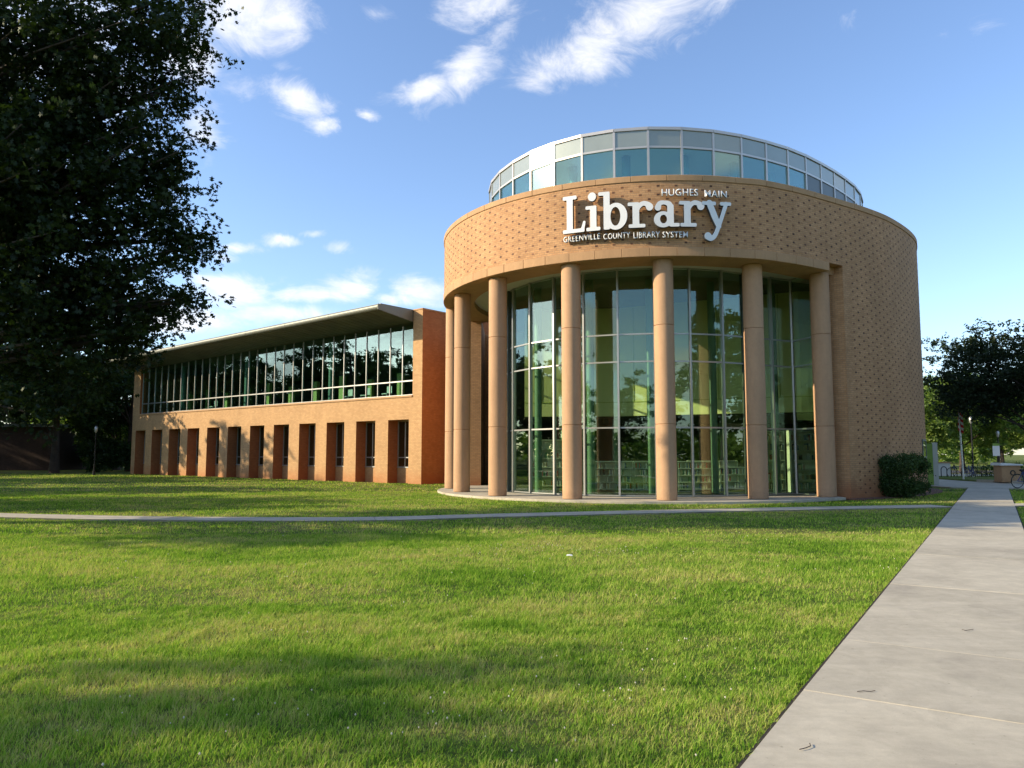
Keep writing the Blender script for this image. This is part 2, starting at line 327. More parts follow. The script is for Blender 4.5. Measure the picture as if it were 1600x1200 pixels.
class MB:
    """collects boxes, prisms and tubes into one mesh"""
    def __init__(s): s.v = []; s.f = []; s.m = []; s.uv = {}; s.sm = []
    def add(s, vs, fs, mi=0, smooth=False):
        o = len(s.v); s.v += [tuple(p) for p in vs]
        for f in fs: s.f.append(tuple(i + o for i in f)); s.m.append(mi); s.sm.append(smooth)
        return s
    def box(s, x0, x1, y0, y1, z0, z1, mi=0):
        vs = [(x, y, z) for z in (z0, z1) for x, y in ((x0, y0), (x1, y0), (x1, y1), (x0, y1))]
        return s.add(vs, [(3, 2, 1, 0), (4, 5, 6, 7), (0, 1, 5, 4), (1, 2, 6, 5), (2, 3, 7, 6), (3, 0, 4, 7)], mi)
    def prism(s, poly, z0, z1, mi=0):
        n = len(poly)
        area = sum(poly[i][0] * poly[(i + 1) % n][1] - poly[(i + 1) % n][0] * poly[i][1] for i in range(n))
        if area < 0: poly = poly[::-1]
        vs = [(p[0], p[1], z0) for p in poly] + [(p[0], p[1], z1) for p in poly]
        fs = [tuple(range(n))[::-1], tuple(range(n, 2 * n))] + [(i, (i + 1) % n, n + (i + 1) % n, n + i) for i in range(n)]
        return s.add(vs, fs, mi)
    def bar(s, a, b, wx, wz, mi=0):
        """a box beam from a to b, wx wide, wz thick"""
        a = Vector(a); b = Vector(b); d = (b - a).normalized()
        side = d.cross(Vector((0, 0, 1)))
        if side.length < 1e-3: side = Vector((1, 0, 0))
        side.normalize(); up = side.cross(d).normalized()
        vs = []
        for p in (a, b):
            for i, j in ((-1, -1), (1, -1), (1, 1), (-1, 1)): vs.append(p + side * i * wx / 2 + up * j * wz / 2)
        return s.add(vs, [(0, 1, 2, 3), (7, 6, 5, 4), (0, 4, 5, 1), (1, 5, 6, 2), (2, 6, 7, 3), (3, 7, 4, 0)], mi)
    def tube(s, pts, rads, n=8, mi=0, caps=True):
        pts = [Vector(p) for p in pts]; o = len(s.v); prev = None
        for i, p in enumerate(pts):
            d = (pts[min(i + 1, len(pts) - 1)] - pts[max(i - 1, 0)]).normalized()
            a = Vector((1, 0, 0)) if abs(d.x) < 0.8 else Vector((0, 1, 0))
            if prev is not None: a = prev
            u = (a - d * a.dot(d)).normalized(); v = d.cross(u); prev = u
            for k in range(n):
                an = 2 * math.pi * k / n; s.v.append(tuple(p + (u * math.cos(an) + v * math.sin(an)) * rads[i]))
        for i in range(len(pts) - 1):
            for k in range(n):
                a = o + i * n + k; b_ = o + i * n + (k + 1) % n
                s.f.append((a, b_, b_ + n, a + n)); s.m.append(mi); s.sm.append(True)
        if caps:
            s.f.append(tuple(o + k for k in range(n))[::-1]); s.m.append(mi); s.sm.append(False)
            q = o + (len(pts) - 1) * n; s.f.append(tuple(q + k for k in range(n))); s.m.append(mi); s.sm.append(False)
        return s
    def ring(s, c, r, rr, axis='y', n=20, k=6, mi=0):
        pts = []
        for i in range(n + 1):
            a = 2 * math.pi * i / n
            pts.append((c[0] + r * math.cos(a), c[1], c[2] + r * math.sin(a)) if axis == 'y' else (c[0] + r * math.cos(a), c[1] + r * math.sin(a), c[2]))
        return s.tube(pts, [rr] * (n + 1), k, mi, False)
    def mesh(s, name, uv=False):
        me = bpy.data.meshes.new(name); me.from_pydata(s.v, [], s.f)
        me.polygons.foreach_set('material_index', s.m); me.polygons.foreach_set('use_smooth', s.sm)
        me.update()
        if uv: auto_uv(me)
        if any(s.sm): me.set_sharp_from_angle(angle=R(40))
        return me
    def build(s, name, mats, parent=None, loc=None, uv=False, rotz=None):
        return link(name, s.mesh(name, uv), mats, parent, loc, rotz)

def auto_uv(me):
    lay = me.uv_layers.new(name='UVMap')
    for p in me.polygons:
        n = p.normal
        for li in p.loop_indices:
            co = me.vertices[me.loops[li].vertex_index].co
            if abs(n.z) > 0.7: lay.data[li].uv = (co.x, co.y)
            else:
                tx = Vector((-n.y, n.x)); tx.normalize()
                lay.data[li].uv = (co.x * tx.x + co.y * tx.y, co.z)

def bevel(o, w_=0.01, seg=1):
    m_ = o.modifiers.new('bevel', 'BEVEL'); m_.width = w_; m_.segments = seg; m_.limit_method = 'ANGLE'; return o

def thing(name, label, cat, loc=(0, 0, 0), rotz=0, group=None):
    o = bpy.data.objects.new(name, None); COL.objects.link(o); o.location = loc; o.rotation_euler = (0, 0, rotz)
    return tag(o, label, cat, group)
def tag(o, label=None, cat=None, group=None, kind=None):
    if label: o['label'] = label
    if cat: o['category'] = cat
    if group: o['group'] = group
    if kind: o['kind'] = kind
    return o
def copy_tree(o, parent=None):
    c = o.copy(); COL.objects.link(c); c.parent = parent
    for ch in [x for x in o.children]: copy_tree(ch, c)
    return c
def dup(o, parent, loc=None, rotz=None, scale=None):
    c = o.copy(); COL.objects.link(c); c.parent = parent
    if loc is not None: c.location = loc
    if rotz is not None: c.rotation_euler = (0, 0, rotz)
    if scale is not None: c.scale = scale
    return c

def catmull(P, n):
    P = [Vector(p) for p in P]; out = []
    for i in range(len(P) - 1):
        a = P[max(i - 1, 0)]; b_ = P[i]; c = P[i + 1]; d = P[min(i + 2, len(P) - 1)]
        for k in range(n):
            s = k / n
            out.append(0.5 * ((2 * b_) + (c - a) * s + (2 * a - 5 * b_ + 4 * c - d) * s * s + (3 * b_ - a - 3 * c + d) * s ** 3))
    out.append(P[-1]); return out
def arclen(P):
    L = [0.0]
    for a, b_ in zip(P, P[1:]): L.append(L[-1] + (Vector(b_) - Vector(a)).length)
    return L
def resample(P, step, s0=0.0, s1=None):
    L = arclen(P); out = []; s = s0; i = 0; s1 = L[-1] if s1 is None else s1
    while s <= s1 + 1e-6:
        while i < len(L) - 2 and L[i + 1] < s: i += 1
        f = (s - L[i]) / (L[i + 1] - L[i]); out.append(Vector(P[i]).lerp(Vector(P[i + 1]), f)); s += step
    return out
def normals(P):
    """outward normals (right-hand side of the direction of travel)"""
    N = []
    for i in range(len(P)):
        d = (Vector(P[min(i + 1, len(P) - 1)]) - Vector(P[max(i - 1, 0)])); d.normalize(); N.append(Vector((d.y, -d.x)))
    return N
def offset(P, k): return [Vector(p) + n * k for p, n in zip(P, normals(P))]

def strip_mesh(name, P, z0, z1, thick, u0=0.0, smooth=True):
    """a wall along P (outer face), with thickness, uv in metres along the wall"""
    L = arclen(P); Q = offset(P, -thick); n = len(P)
    v = []
    for p, q in zip(P, Q): v += [(p.x, p.y, z0), (p.x, p.y, z1), (q.x, q.y, z0), (q.x, q.y, z1)]
    f = []; uv = []; sm = []
    for i in range(n - 1):
        a = 4 * i; c = a + 4; A_ = L[i] + u0; B_ = L[i + 1] + u0
        f.append((a, c, c + 1, a + 1)); uv += [(A_, z0), (B_, z0), (B_, z1), (A_, z1)]; sm.append(smooth)
        f.append((c + 2, a + 2, a + 3, c + 3)); uv += [(B_, z0), (A_, z0), (A_, z1), (B_, z1)]; sm.append(smooth)
        f.append((a + 1, c + 1, c + 3, a + 3)); uv += [(A_, 0), (B_, 0), (B_, thick), (A_, thick)]; sm.append(False)
        f.append((a + 2, c + 2, c, a)); uv += [(A_, 0), (B_, 0), (B_, thick), (A_, thick)]; sm.append(False)
    f.append((0, 1, 3, 2)); uv += [(u0, z0), (u0, z1), (u0 - thick, z1), (u0 - thick, z0)]; sm.append(False)
    e = 4 * (n - 1); f.append((e + 2, e + 3, e + 1, e)); uv += [(L[-1] + thick, z0), (L[-1] + thick, z1), (L[-1], z1), (L[-1], z0)]; sm.append(False)
    me = bpy.data.meshes.new(name); me.from_pydata(v, [], f)
    lay = me.uv_layers.new(name='UVMap'); lay.data.foreach_set('uv', np.array(uv, dtype=np.float32).ravel())
    me.polygons.foreach_set('use_smooth', sm); me.update(); me.set_sharp_from_angle(angle=R(35)); return me

def ring_slab(P_out, P_in, z0, z1):
    mb = MB(); v = []
    for p, q in zip(P_out, P_in): v += [(p.x, p.y, z0), (p.x, p.y, z1), (q.x, q.y, z0), (q.x, q.y, z1)]
    f = []
    for i in range(len(P_out) - 1):
        a = 4 * i; c = a + 4
        f += [(a, c, c + 1, a + 1), (c + 2, a + 2, a + 3, c + 3), (a + 1, c + 1, c + 3, a + 3), (a + 2, c + 2, c, a)]
    e = 4 * (len(P_out) - 1); f += [(0, 1, 3, 2), (e + 2, e + 3, e + 1, e)]
    mb.add(v, f); return mb

# ------------------------------------------------------------------ ground
lawn_mb = MB()
def ground_z(x, y):
    return 0.03 * math.sin(x * 0.31 + y * 0.5) * math.sin(y * 0.42 - x * 0.1) * min(1.0, max(0.0, (14.5 - y) / 6)) * min(1.0, max(0.0, (y - 1) / 3))
# main path: left edge line and right edge line
DIR = Vector((math.cos(R(57.9)), math.sin(R(57.9)))); NRM = Vector((DIR.y, -DIR.x))
PL0 = Vector((5.80, 11.49)); WPATH = 1.62
def path_d(x, y):      # signed distance right of the left edge
    return (x - PL0.x) * NRM.x + (y - PL0.y) * NRM.y
CROSS = catmull([(-46, 33), (-30, 26.5), (-20, 22.6), (-13.6, 20.6), (-9, 19.6), (-4.8, 19.35), (-3.0, 19.6), (-1, 20.3), (0.9, 20.9), (3.7, 21.75), (9.7, 23.35), (13.6, 24.2)], 8)
CROSS2 = catmull([(15.4, 24.6), (22, 26.0), (34, 28.0)], 6)
CW = 1.0
gx = np.concatenate([[-900, -400, -150, -60], np.arange(-36, 36.1, 0.75), [60, 150, 400, 900]])
gy = np.concatenate([[-600, -200, -60, -10], np.arange(0, 32.1, 0.75), [40, 60, 100, 200, 500, 1500]])
V = [(x, y, ground_z(x, y)) for y in gy for x in gx]; nx = len(gx)
F = [(j * nx + i, j * nx + i + 1, (j + 1) * nx + i + 1, (j + 1) * nx + i) for j in range(len(gy) - 1) for i in range(nx - 1)]
lawn = link('lawn_ground', fast_mesh('lawn_ground', V, F, True), 'lawn'); tag(lawn, kind='structure')

# paths: a soil bed slightly wider than the slabs, then each slab its own block with open joints
def path_frame(cps, width, name, mat='mulch', z=0.006):
    n = normals(cps); v = []; f = []
    for p, q in zip(cps, n): v += [(p.x - q.x * width / 2, p.y - q.y * width / 2, z), (p.x + q.x * width / 2, p.y + q.y * width / 2, z)]
    for i in range(len(cps) - 1): f.append((2 * i + 1, 2 * i + 3, 2 * i + 2, 2 * i))
    me = bpy.data.meshes.new(name); me.from_pydata(v, [], f); me.update()
    if me.polygons[0].normal.z < 0: me.flip_normals()
    return me
M['joint_soil'] = plain('joint_soil', (0.022, 0.016, 0.011), 0.95, scale=20, var=0.4, bump=0.6)
pc0 = PL0 + NRM * WPATH / 2
main_c = [pc0 + DIR * s for s in np.linspace(-14, 29.6, 30)]
path = link('path', path_frame(main_c, WPATH + 0.05, 'path', z=0.035), 'joint_soil'); tag(path, kind='structure')
s = -13.97; k = 0
while s < 29.4:
    L_ = 1.70
    mb = MB(); a = pc0 + DIR * (s + 0.003); b_ = pc0 + DIR * (s + L_ - 0.003)
    h = WPATH / 2
    mb.prism([a - NRM * h, a + NRM * h, b_ + NRM * h, b_ - NRM * h], 0.0, 0.047 + 0.002 * rnd.uniform(-1, 1))
    bevel(mb.build('paving_slab', 'concrete', path), 0.0025, 1)
    s += L_; k += 1
for nm, cps in (('cross_path', CROSS), ('cross_path', CROSS2)):
    cp = link(nm, path_frame(cps, CW + 0.06, nm, z=0.033), 'joint_soil'); tag(cp, kind='structure')
    pts = resample(cps, 0.5)
    N_ = normals(pts); st = 3
    for i in range(0, len(pts) - 1, st):
        j = min(i + st, len(pts) - 1); L_ = []; R_ = []
        for q in range(i, j + 1):
            p = pts[q]; nn = N_[q]
            if q == i and i > 0: p = p + (pts[q + 1] - pts[q]) * 0.012
            if q == j and j < len(pts) - 1: p = p - (pts[q] - pts[q - 1]) * 0.012
            L_.append(p - nn * CW / 2); R_.append(p + nn * CW / 2)
        mb = MB(); mb.prism(L_ + R_[::-1], 0.0, 0.044 + 0.002 * rnd.uniform(-1, 1)); mb.build('paving_slab', 'concrete', cp)

# plaza beyond the rotunda, its kerb and the street
plz = MB(); plz.prism([(21.3, 37.6), (23.4, 36.3), (34, 37.4), (60, 38), (110, 60), (60, 64), (30, 62), (21, 58), (20.5, 44)], 0.0, 0.05)
plaza = plz.build('plaza', 'concrete'); tag(plaza, kind='structure')
st = MB(); st.prism([(32, 66), (200, 66), (200, 76), (32, 76)], 0.0, 0.052); street = st.build('street', 'asphalt'); tag(street, kind='structure')
kb = catmull([(26.9, 44.6), (28.2, 42.0), (31.5, 40.9), (38, 41), (50, 42)], 6)
kerb = ring_slab([Vector(p) for p in kb], offset(kb, 0.16), 0.0, 0.19).build('kerb', 'concrete'); tag(kerb, kind='structure')
bedm = MB(); bedm.prism([tuple(p) for p in offset(kb, -0.01)] + [(50, 56), (27.5, 54)], 0.0, 0.12); bed = bedm.build('planting_bed', 'lawn'); tag(bed, kind='structure')

# ------------------------------------------------------------------ ROTUNDA
C1 = Vector((5.75, 34.4)); RD = 8.8
def circ(r, a): return Vector((C1.x + r * math.cos(R(a)), C1.y + r * math.sin(R(a))))
SPL = [circ(RD, -82), circ(RD, -74), (8.76, 26.10), (10.15, 26.78), (11.5, 27.62), (12.35, 28.18), (13.75, 29.12), (15.2, 30.28), (16.95, 32.1), (18.2, 33.85), (19.1, 35.9), (19.6, 38.2), (19.6, 41.0)]
OUT = [circ(RD, a) for a in range(-212, -82, 2)] + catmull(SPL, 6) + [Vector((19.0, 44.0)), Vector((17.0, 47.0))]
LO = arclen(OUT)
# the corner where the porch opening ends
ic = min(range(len(OUT)), key=lambda i: (OUT[i] - Vector((12.35, 28.18))).length)
UC = LO[ic]
rot = thing('library_rotunda', 'round tan brick library rotunda with tall columns, glass curtain wall and glazed clerestory', 'building', (0, 0, 0))
link('brick_wall', strip_mesh('brick_wall', OUT, 8.66, 10.98, 0.5), 'brick_drum', rot)
link('brick_wall', strip_mesh('brick_wall', OUT[ic:], 0.0, 8.66, 0.5, LO[ic]), 'brick_drum', rot)
# jamb at the end of the opening (plain brick, faces the porch)
JIN = Vector((11.45, 28.95))
jd = (JIN - OUT[ic]).normalized(); jn = Vector((-jd.y, jd.x))
mb = MB(); p0 = OUT[ic] + Vector((-0.012, -0.004)); mb.prism([p0, JIN, JIN + Vector((.45, .5)), OUT[ic + 2] + normals(OUT)[ic + 2] * -0.3, p0 + Vector((0.2, 0.14))], 0.0, 8.349)
mb.build('brick_pier', 'brick_drum', rot, uv=True)

# dark headers and brown stretchers laid proud in a diamond lattice
def dots(name, mat, du, dz, w_, proud, z0=0.20, hh=0.062):
    v = []; f = []
    row = 0; z = z0; N_ = normals(OUT)
    while z < 10.85:
        if True:
            lim = 0 if z + dz > 8.70 else UC + 0.32
            u = (0.305 if row % 2 else 0.0) + du
            i = 0
            while u < LO[-1] - 0.3:
                if u > lim:
                    while i < len(LO) - 2 and LO[i + 1] < u: i += 1
                    fct = (u - LO[i]) / (LO[i + 1] - LO[i]); p = OUT[i].lerp(OUT[i + 1], fct); d = (OUT[i + 1] - OUT[i]).normalized(); n = Vector((d.y, -d.x))
                    o = len(v); h = w_ / 2; zz = z + dz
                    for (a, bb) in ((-h, -0.03), (h, -0.03), (h, proud), (-h, proud)):
                        q = p + d * a + n * bb; v.append((q.x, q.y, zz)); v.append((q.x, q.y, zz + hh))
                    f += [(o + 4, o + 5, o + 7, o + 6), (o + 2, o + 3, o + 5, o + 4), (o + 6, o + 7, o + 1, o), (o + 5, o + 3, o + 1, o + 7), (o + 4, o + 6, o, o + 2)]
                u += 0.61
        z += 0.1534; row += 1
    o = link(name, fast_mesh(name, v, f), mat, rot); o['kind'] = 'stuff'
    return o
dots('dark_brick', 'dark_brick', 0.0, 0.0, 0.092, 0.0045, hh=0.066)
dots('brown_brick', 'brown_brick', 0.155, 0.0, 0.12, 0.0012, z0=0.20 + 0.1534 * 8)

# coping and the trim course under the band, block by block
def blocks(name, P, step, z0, z1, proud, depth, mat, bev=0.012):
    pts = resample(P, step / 4); N_ = normals(pts)
    for i in range(0, len(pts) - 4, 4):
        q = range(i, i + 5); a = []; b_ = []
        for j in q:
            p = pts[j]; nn = N_[j]
            if j == i: p = p.lerp(pts[j + 1], 0.014)
            if j == i + 4: p = p.lerp(pts[j - 1], 0.014)
            a.append(p + nn * proud); b_.append(p - nn * depth)
        mb = MB(); mb.prism(a + b_[::-1], z0, z1); bevel(mb.build(name, mat, rot), bev)
blocks('coping_stone', OUT, 1.22, 10.98, 11.19, 0.035, 0.55, 'trim_stone')
blocks('trim_stone', OUT[:ic + 1], 0.93, 8.35, 8.66, 0.03, 0.35, 'trim_stone')
Pb = OUT[:ic + 1]
ring_slab(offset(Pb, -0.36), offset(Pb, -1.35), 8.354, 8.9).build('beam_soffit', 'trim_stone', rot)
# porch ceiling, roof deck
mb = MB(); mb.prism([tuple(p) for p in offset(Pb, -1.34)] + [(12.2, 40), (2, 41)], 8.58, 8.7); mb.build('porch_ceiling', 'porch_ceiling', rot)
mb = MB(); mb.prism([tuple(p) for p in offset(OUT, -0.49)], 10.45, 10.6); mb.build('roof_deck', 'gravel_roof', rot)

# columns, three stone drums each
COLS = [(-2.72, 35.2), (-2.08, 32.0), (-0.54, 29.0), (2.10, 26.95), (5.25, 26.25), (8.57, 26.95), (11.5, 28.3)]
RC = 0.345
def column_part(z0, z1):
    mb = MB(); n = 40; prof = [(RC - 0.02, z0), (RC, z0 + 0.014), (RC, z1 - 0.014), (RC - 0.02, z1)]
    mb.tube([(0, 0, z) for r, z in prof], [r for r, z in prof], n); return mb.mesh('column_drum')
dm = [column_part(0.10, 2.66), column_part(2.66, 6.06), column_part(6.06, 8.352)]
for me in dm: me.materials.append(M['cast_stone'])
for (x, y) in COLS:
    c = bpy.data.objects.new('column', None); COL.objects.link(c); c.parent = rot; c.location = (x, y, 0); c.rotation_euler = (0, 0, rnd.uniform(0, 6))
    for me in dm: o = bpy.data.objects.new('column_drum', me); COL.objects.link(o); o.parent = c
# slab with stone edge
mb = MB(); mb.prism([tuple(circ(9.02, a)) for a in range(-205, -60, 3)] + [(11.0, 27.15), (12.0, 27.85), (12.2, 40), (2, 41)], 0.0, 0.095)
bevel(mb.build('porch_slab', 'concrete', rot), 0.01)
mb = MB(); mb.prism([tuple(circ(6.5, a)) for a in range(-190, -56, 4)] + [(11.3, 29.6), (18, 36), (16, 44), (0, 44)], 0.096, 0.108); mb.build('interior_floor', 'carpet', rot)

# curtain wall: facets of the glass circle and the flat return beside the brick pier
RG = 6.2
GV = [circ(RG, -106.7 + 12.3 * k) for k in range(-8, 5)] + [Vector((10.1, 29.7)), Vector((11.12, 30.2)), Vector((11.50, 28.92))]
ZT = [0.12, 2.62, 5.07, 6.10, 8.56]
def pane_mesh(L_, H_, th=0.02, mat='glass'):
    me = MB().box(-L_ / 2, L_ / 2, -th / 2, th / 2, 0, H_).mesh('glass_pane'); me.materials.append(M[mat]); return me
cache = {}
def facet(parent, a, b_, z0, z1, mat, tilt=0.0):
    L_ = round((b_ - a).length, 2); key = (L_, round(z1 - z0, 3), mat)
    if key not in cache: cache[key] = pane_mesh(L_ - 0.02, z1 - z0, mat=mat)
    o = bpy.data.objects.new('glass_pane', cache[key]); COL.objects.link(o); o.parent = parent
    mid = (a + b_) / 2; o.location = (mid.x, mid.y, z0); o.rotation_euler = (tilt, 0, math.atan2(b_.y - a.y, b_.x - a.x)); return o
for i in range(len(GV) - 1):
    a, b_ = GV[i], GV[i + 1]
    for k in range(4): facet(rot, a, b_, ZT[k], ZT[k + 1], 'glass', rnd.uniform(-.002, .002))
    d = (b_ - a).normalized()
    for z in ZT:
        MB().bar((a.x, a.y, z), (b_.x, b_.y, z), 0.07, 0.055).build('transom', 'frame', rot)
mul = MB().box(-0.035, 0.035, -0.09, 0.06, 0.10, 8.58).mesh('mullion'); mul.materials.append(M['frame'])
for i, p in enumerate(GV):
    d = (GV[min(i + 1, len(GV) - 1)] - GV[max(i - 1, 0)])
    o = bpy.data.objects.new('mullion', mul); COL.objects.link(o); o.parent = rot; o.location = (p.x, p.y, 0); o.rotation_euler = (0, 0, math.atan2(d.y, d.x))
# heavier posts where the bays meet behind the columns
for p in (circ(RG, -121.5), (circ(RG, -160.5)), circ(RG, -90.6), circ(RG, -60.0)):
    MB().box(-0.05, 0.05, -0.10, 0.10, 0.10, 8.57).build('post', 'frame_dark', rot, (p.x, p.y, 0), rotz=math.atan2(p.y - C1.y, p.x - C1.x) + R(90))

# clerestory
CLP = [circ(6.75 + .35 * min(1, max(0, (a + 150) / 40)), a) for a in range(-212, -110, 4)]
CLP = [Vector(p) for p in CLP] + catmull([circ(7.1, -108), circ(7.05, -96), (6.3, 27.42), (7.6, 27.68), (8.75, 28.12), (10.15, 28.85), (11.55, 29.8), (13.35, 31.4), (14.7, 32.8), (15.8, 34.15), (16.75, 35.9), (17.2, 38.0), (17.2, 41)], 6)
LC = arclen(CLP)
# a facet corner stands at the ray of the photograph's pane edge
target = px_dir(1016, 201); best = min(range(len(CLP)), key=lambda i: abs(math.atan2(CLP[i].x, CLP[i].y) - math.atan2(target.x, target.y)) + (0 if CLP[i].y < 31 else 9))
CV = resample(CLP, 1.24, LC[best] % 1.24)
zb, zw, zp, zt_ = 10.6, 12.88, 12.95, 13.56
for i in range(len(CV) - 1):
    a, b_ = CV[i], CV[i + 1]; dark = math.atan2((a.x + b_.x) / 2, (a.y + b_.y) / 2) > math.atan2(478, 1230) and (a.y < 40)
    facet(rot, a, b_, zb, zw, 'glass_clear') if not dark else MB().bar((a.x, a.y, (zb + zw) / 2), (b_.x, b_.y, (zb + zw) / 2), 0.04, zw - zb).build('louvre_panel', 'frame_dark', rot)
    L_ = (b_ - a).length; ang = math.atan2(b_.y - a.y, b_.x - a.x); mid = (a + b_) / 2
    MB().box(-L_ / 2 + .012, L_ / 2 - .012, -0.03, 0.03, zp, zt_).build('metal_panel', 'zinc', rot, (mid.x, mid.y, 0), rotz=ang)
    MB().bar((a.x, a.y, zw + .03), (b_.x, b_.y, zw + .03), 0.10, 0.075).build('transom', 'zinc_trim', rot)
    MB().bar((a.x, a.y, zt_ + .05), (b_.x, b_.y, zt_ + .05), 0.16, 0.11).build('roof_edge', 'zinc_trim', rot)
cm = MB().box(-0.04, 0.04, -0.055, 0.06, 10.6, 13.57).mesh('mullion'); cm.materials.append(M['zinc_trim'])
for i, p in enumerate(CV):
    d = (CV[min(i + 1, len(CV) - 1)] - CV[max(i - 1, 0)])
    o = bpy.data.objects.new('mullion', cm); COL.objects.link(o); o.parent = rot; o.location = (p.x, p.y, 0); o.rotation_euler = (0, 0, math.atan2(d.y, d.x))
mb = MB(); mb.prism([tuple(p) for p in offset(CV, -0.05)], 13.58, 13.66); mb.build('clerestory_roof', 'gravel_roof', rot)
mb = MB(); mb.prism([tuple(p) for p in offset(CV, -0.06)], 12.98, 13.04); mb.build('clerestory_ceiling', 'plaster_white', rot)
for i in range(2, len(CV) - 1, 2):
    q = CV[i] + (Vector((9, 36)) - CV[i]).normalized() * 1.1
    MB().tube([(q.x, q.y, 10.6), (q.x, q.y, 12.98)], [0.17, 0.17], 14).build('interior_column', 'teal_paint', rot)
ci = [circ(3.2, a) for a in range(-200, 0, 12)]
mb = MB(); mb.prism([tuple(p) for p in ci] + [(13, 36), (13, 42), (3, 42)], 10.61, 12.9); mb.build('interior_core', 'plaster_white', rot)

# interior seen through the curtain wall
WI = [Vector((0.6, 36.5)), Vector((5.0, 36.1)), Vector((12.2, 32.3)), Vector((15.6, 32.2))]
mb = MB()
for a, b_ in zip(WI, WI[1:]): n_ = Vector((-(b_ - a).y, (b_ - a).x)).normalized() * .2; mb.prism([a, b_, b_ + n_, a + n_], 3.42, 8.56)
mb.build('interior_wall', 'plaster', rot)
mb = MB()
for a, b_ in zip(WI, WI[1:]):
    d_ = (b_ - a).normalized(); n_ = Vector((d_.y, -d_.x)) * .012; mb.bar((a.x + n_.x, a.y + n_.y, 4.07), (b_.x + n_.x, b_.y + n_.y, 4.07), .02, .03)
    for q in np.arange(.8, (b_ - a).length, 1.3): p_ = a + d_ * q + n_; mb.bar((p_.x, p_.y, 4.09), (p_.x, p_.y, 8.5), .03, .02)
mb.build('wall_joint', 'lime_paint', rot)
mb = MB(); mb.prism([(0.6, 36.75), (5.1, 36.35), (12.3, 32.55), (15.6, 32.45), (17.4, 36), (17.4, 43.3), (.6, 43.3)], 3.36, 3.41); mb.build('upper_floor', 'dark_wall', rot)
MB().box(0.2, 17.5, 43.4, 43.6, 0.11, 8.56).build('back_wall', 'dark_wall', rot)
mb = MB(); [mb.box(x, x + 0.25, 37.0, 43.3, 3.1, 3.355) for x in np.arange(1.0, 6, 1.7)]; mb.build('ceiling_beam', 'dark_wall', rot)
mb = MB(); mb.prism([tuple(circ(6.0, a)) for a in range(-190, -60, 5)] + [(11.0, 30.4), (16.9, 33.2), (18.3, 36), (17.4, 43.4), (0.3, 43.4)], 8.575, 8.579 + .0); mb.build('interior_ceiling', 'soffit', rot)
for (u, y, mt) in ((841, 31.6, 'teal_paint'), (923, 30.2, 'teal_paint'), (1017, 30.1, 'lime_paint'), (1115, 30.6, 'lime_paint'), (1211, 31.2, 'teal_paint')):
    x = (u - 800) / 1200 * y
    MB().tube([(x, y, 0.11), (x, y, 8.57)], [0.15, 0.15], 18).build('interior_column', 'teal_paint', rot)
for (x, y) in ((2.5, 36.8), (5.0, 37.2), (7.6, 38.4), (10.2, 37.4)):
    MB().tube([(x, y, 0.11), (x, y, 3.4)], [0.15, 0.15], 12).build('interior_column', 'teal_paint', rot)
# small downlights in the ground-floor ceiling
em = bpy.data.materials.new('downlight'); em.use_nodes = True; bs = em.node_tree.nodes['Principled BSDF']; bs.inputs['Emission Color'].default_value = (1, .85, .6, 1); bs.inputs['Emission Strength'].default_value = 9; M['downlight'] = em
for (x, y) in ((4.6, 37.0), (5.6, 38.6), (7.8, 37.2), (10.3, 37.3), (9.2, 39), (12.2, 37.6), (6.6, 40)):
    MB().tube([(x, y, 3.38), (x, y, 3.415)], [0.09, 0.09], 10).build('downlight', 'downlight', rot)

# bookcases
def bookcase(w_, h_, n, seed, dens=0.8, tiltx=0.0):
    r_ = random.Random(seed); t = bpy.data.objects.new('bookcase', None); COL.objects.link(t)
    fr = MB(); dp = 0.34
    fr.box(-w_ / 2, -w_ / 2 + .03, 0, dp, 0, h_); fr.box(w_ / 2 - .03, w_ / 2, 0, dp, 0, h_); fr.box(-w_ / 2 + .03, w_ / 2 - .03, dp - .02, dp, 0, h_)
    fr.build('case', 'shelf_white', t)
    for k in range(n + 1):
        z = 0.08 + (h_ - 0.12) * k / n
        MB().box(-w_ / 2 + .031, w_ / 2 - .031, -0.01, dp - .021, z, z + .035).build('shelf', 'shelf_white', t)
    bk = MB(); gap = (h_ - .12) / n
    for k in range(n):
        x = -w_ / 2 + 0.05; z = 0.08 + gap * k + .036
        while x < w_ / 2 - 0.1:
            if r_.random() > dens: x += r_.uniform(.1, .35); continue
            bw = r_.uniform(.025, .06); bh = min(gap - .07, r_.uniform(.18, .27)); 
            if x + bw > w_ / 2 - .04: break
            bk.box(x, x + bw - .003, r_.uniform(.02, .05), .26, z, z + bh, r_.choice([0, 0, 0, 1, 2, 3, 4, 4, 5])); x += bw
    o = bk.build('books', BOOKS, t); o['kind'] = 'stuff'
    return t
lab = ['low white bookcase behind the glass between the third and fourth columns, its left end', 'low white bookcase behind the glass left of the middle column',
       'low white bookcase just right of the middle column behind the glass', 'low white bookcase with red books behind the fourth bay of glass',
       'tall white bookcase of pale books behind the last glass bay, left', 'tall white bookcase of pale books beside the brick pier behind glass', 'tall dim bookcase in the leftmost glass bay behind the teal column', 'low white bookcase at the right end of the low row, behind glass']
places = [(4.15, 32.0, 1.75, 1.25, 4, 0), (5.95, 32.0, 1.75, 1.25, 4, 0), (7.75, 32.0, 1.75, 1.25, 4, 0), (9.4, 32.6, 1.3, 1.0, 3, 0), (10.75, 31.7, 1.0, 2.5, 6, .12), (11.9, 31.4, 1.15, 2.5, 6, .2), (1.7, 35.2, 1.6, 2.2, 5, 0), (8.9, 34.2, 2.2, 1.25, 4, 0)]
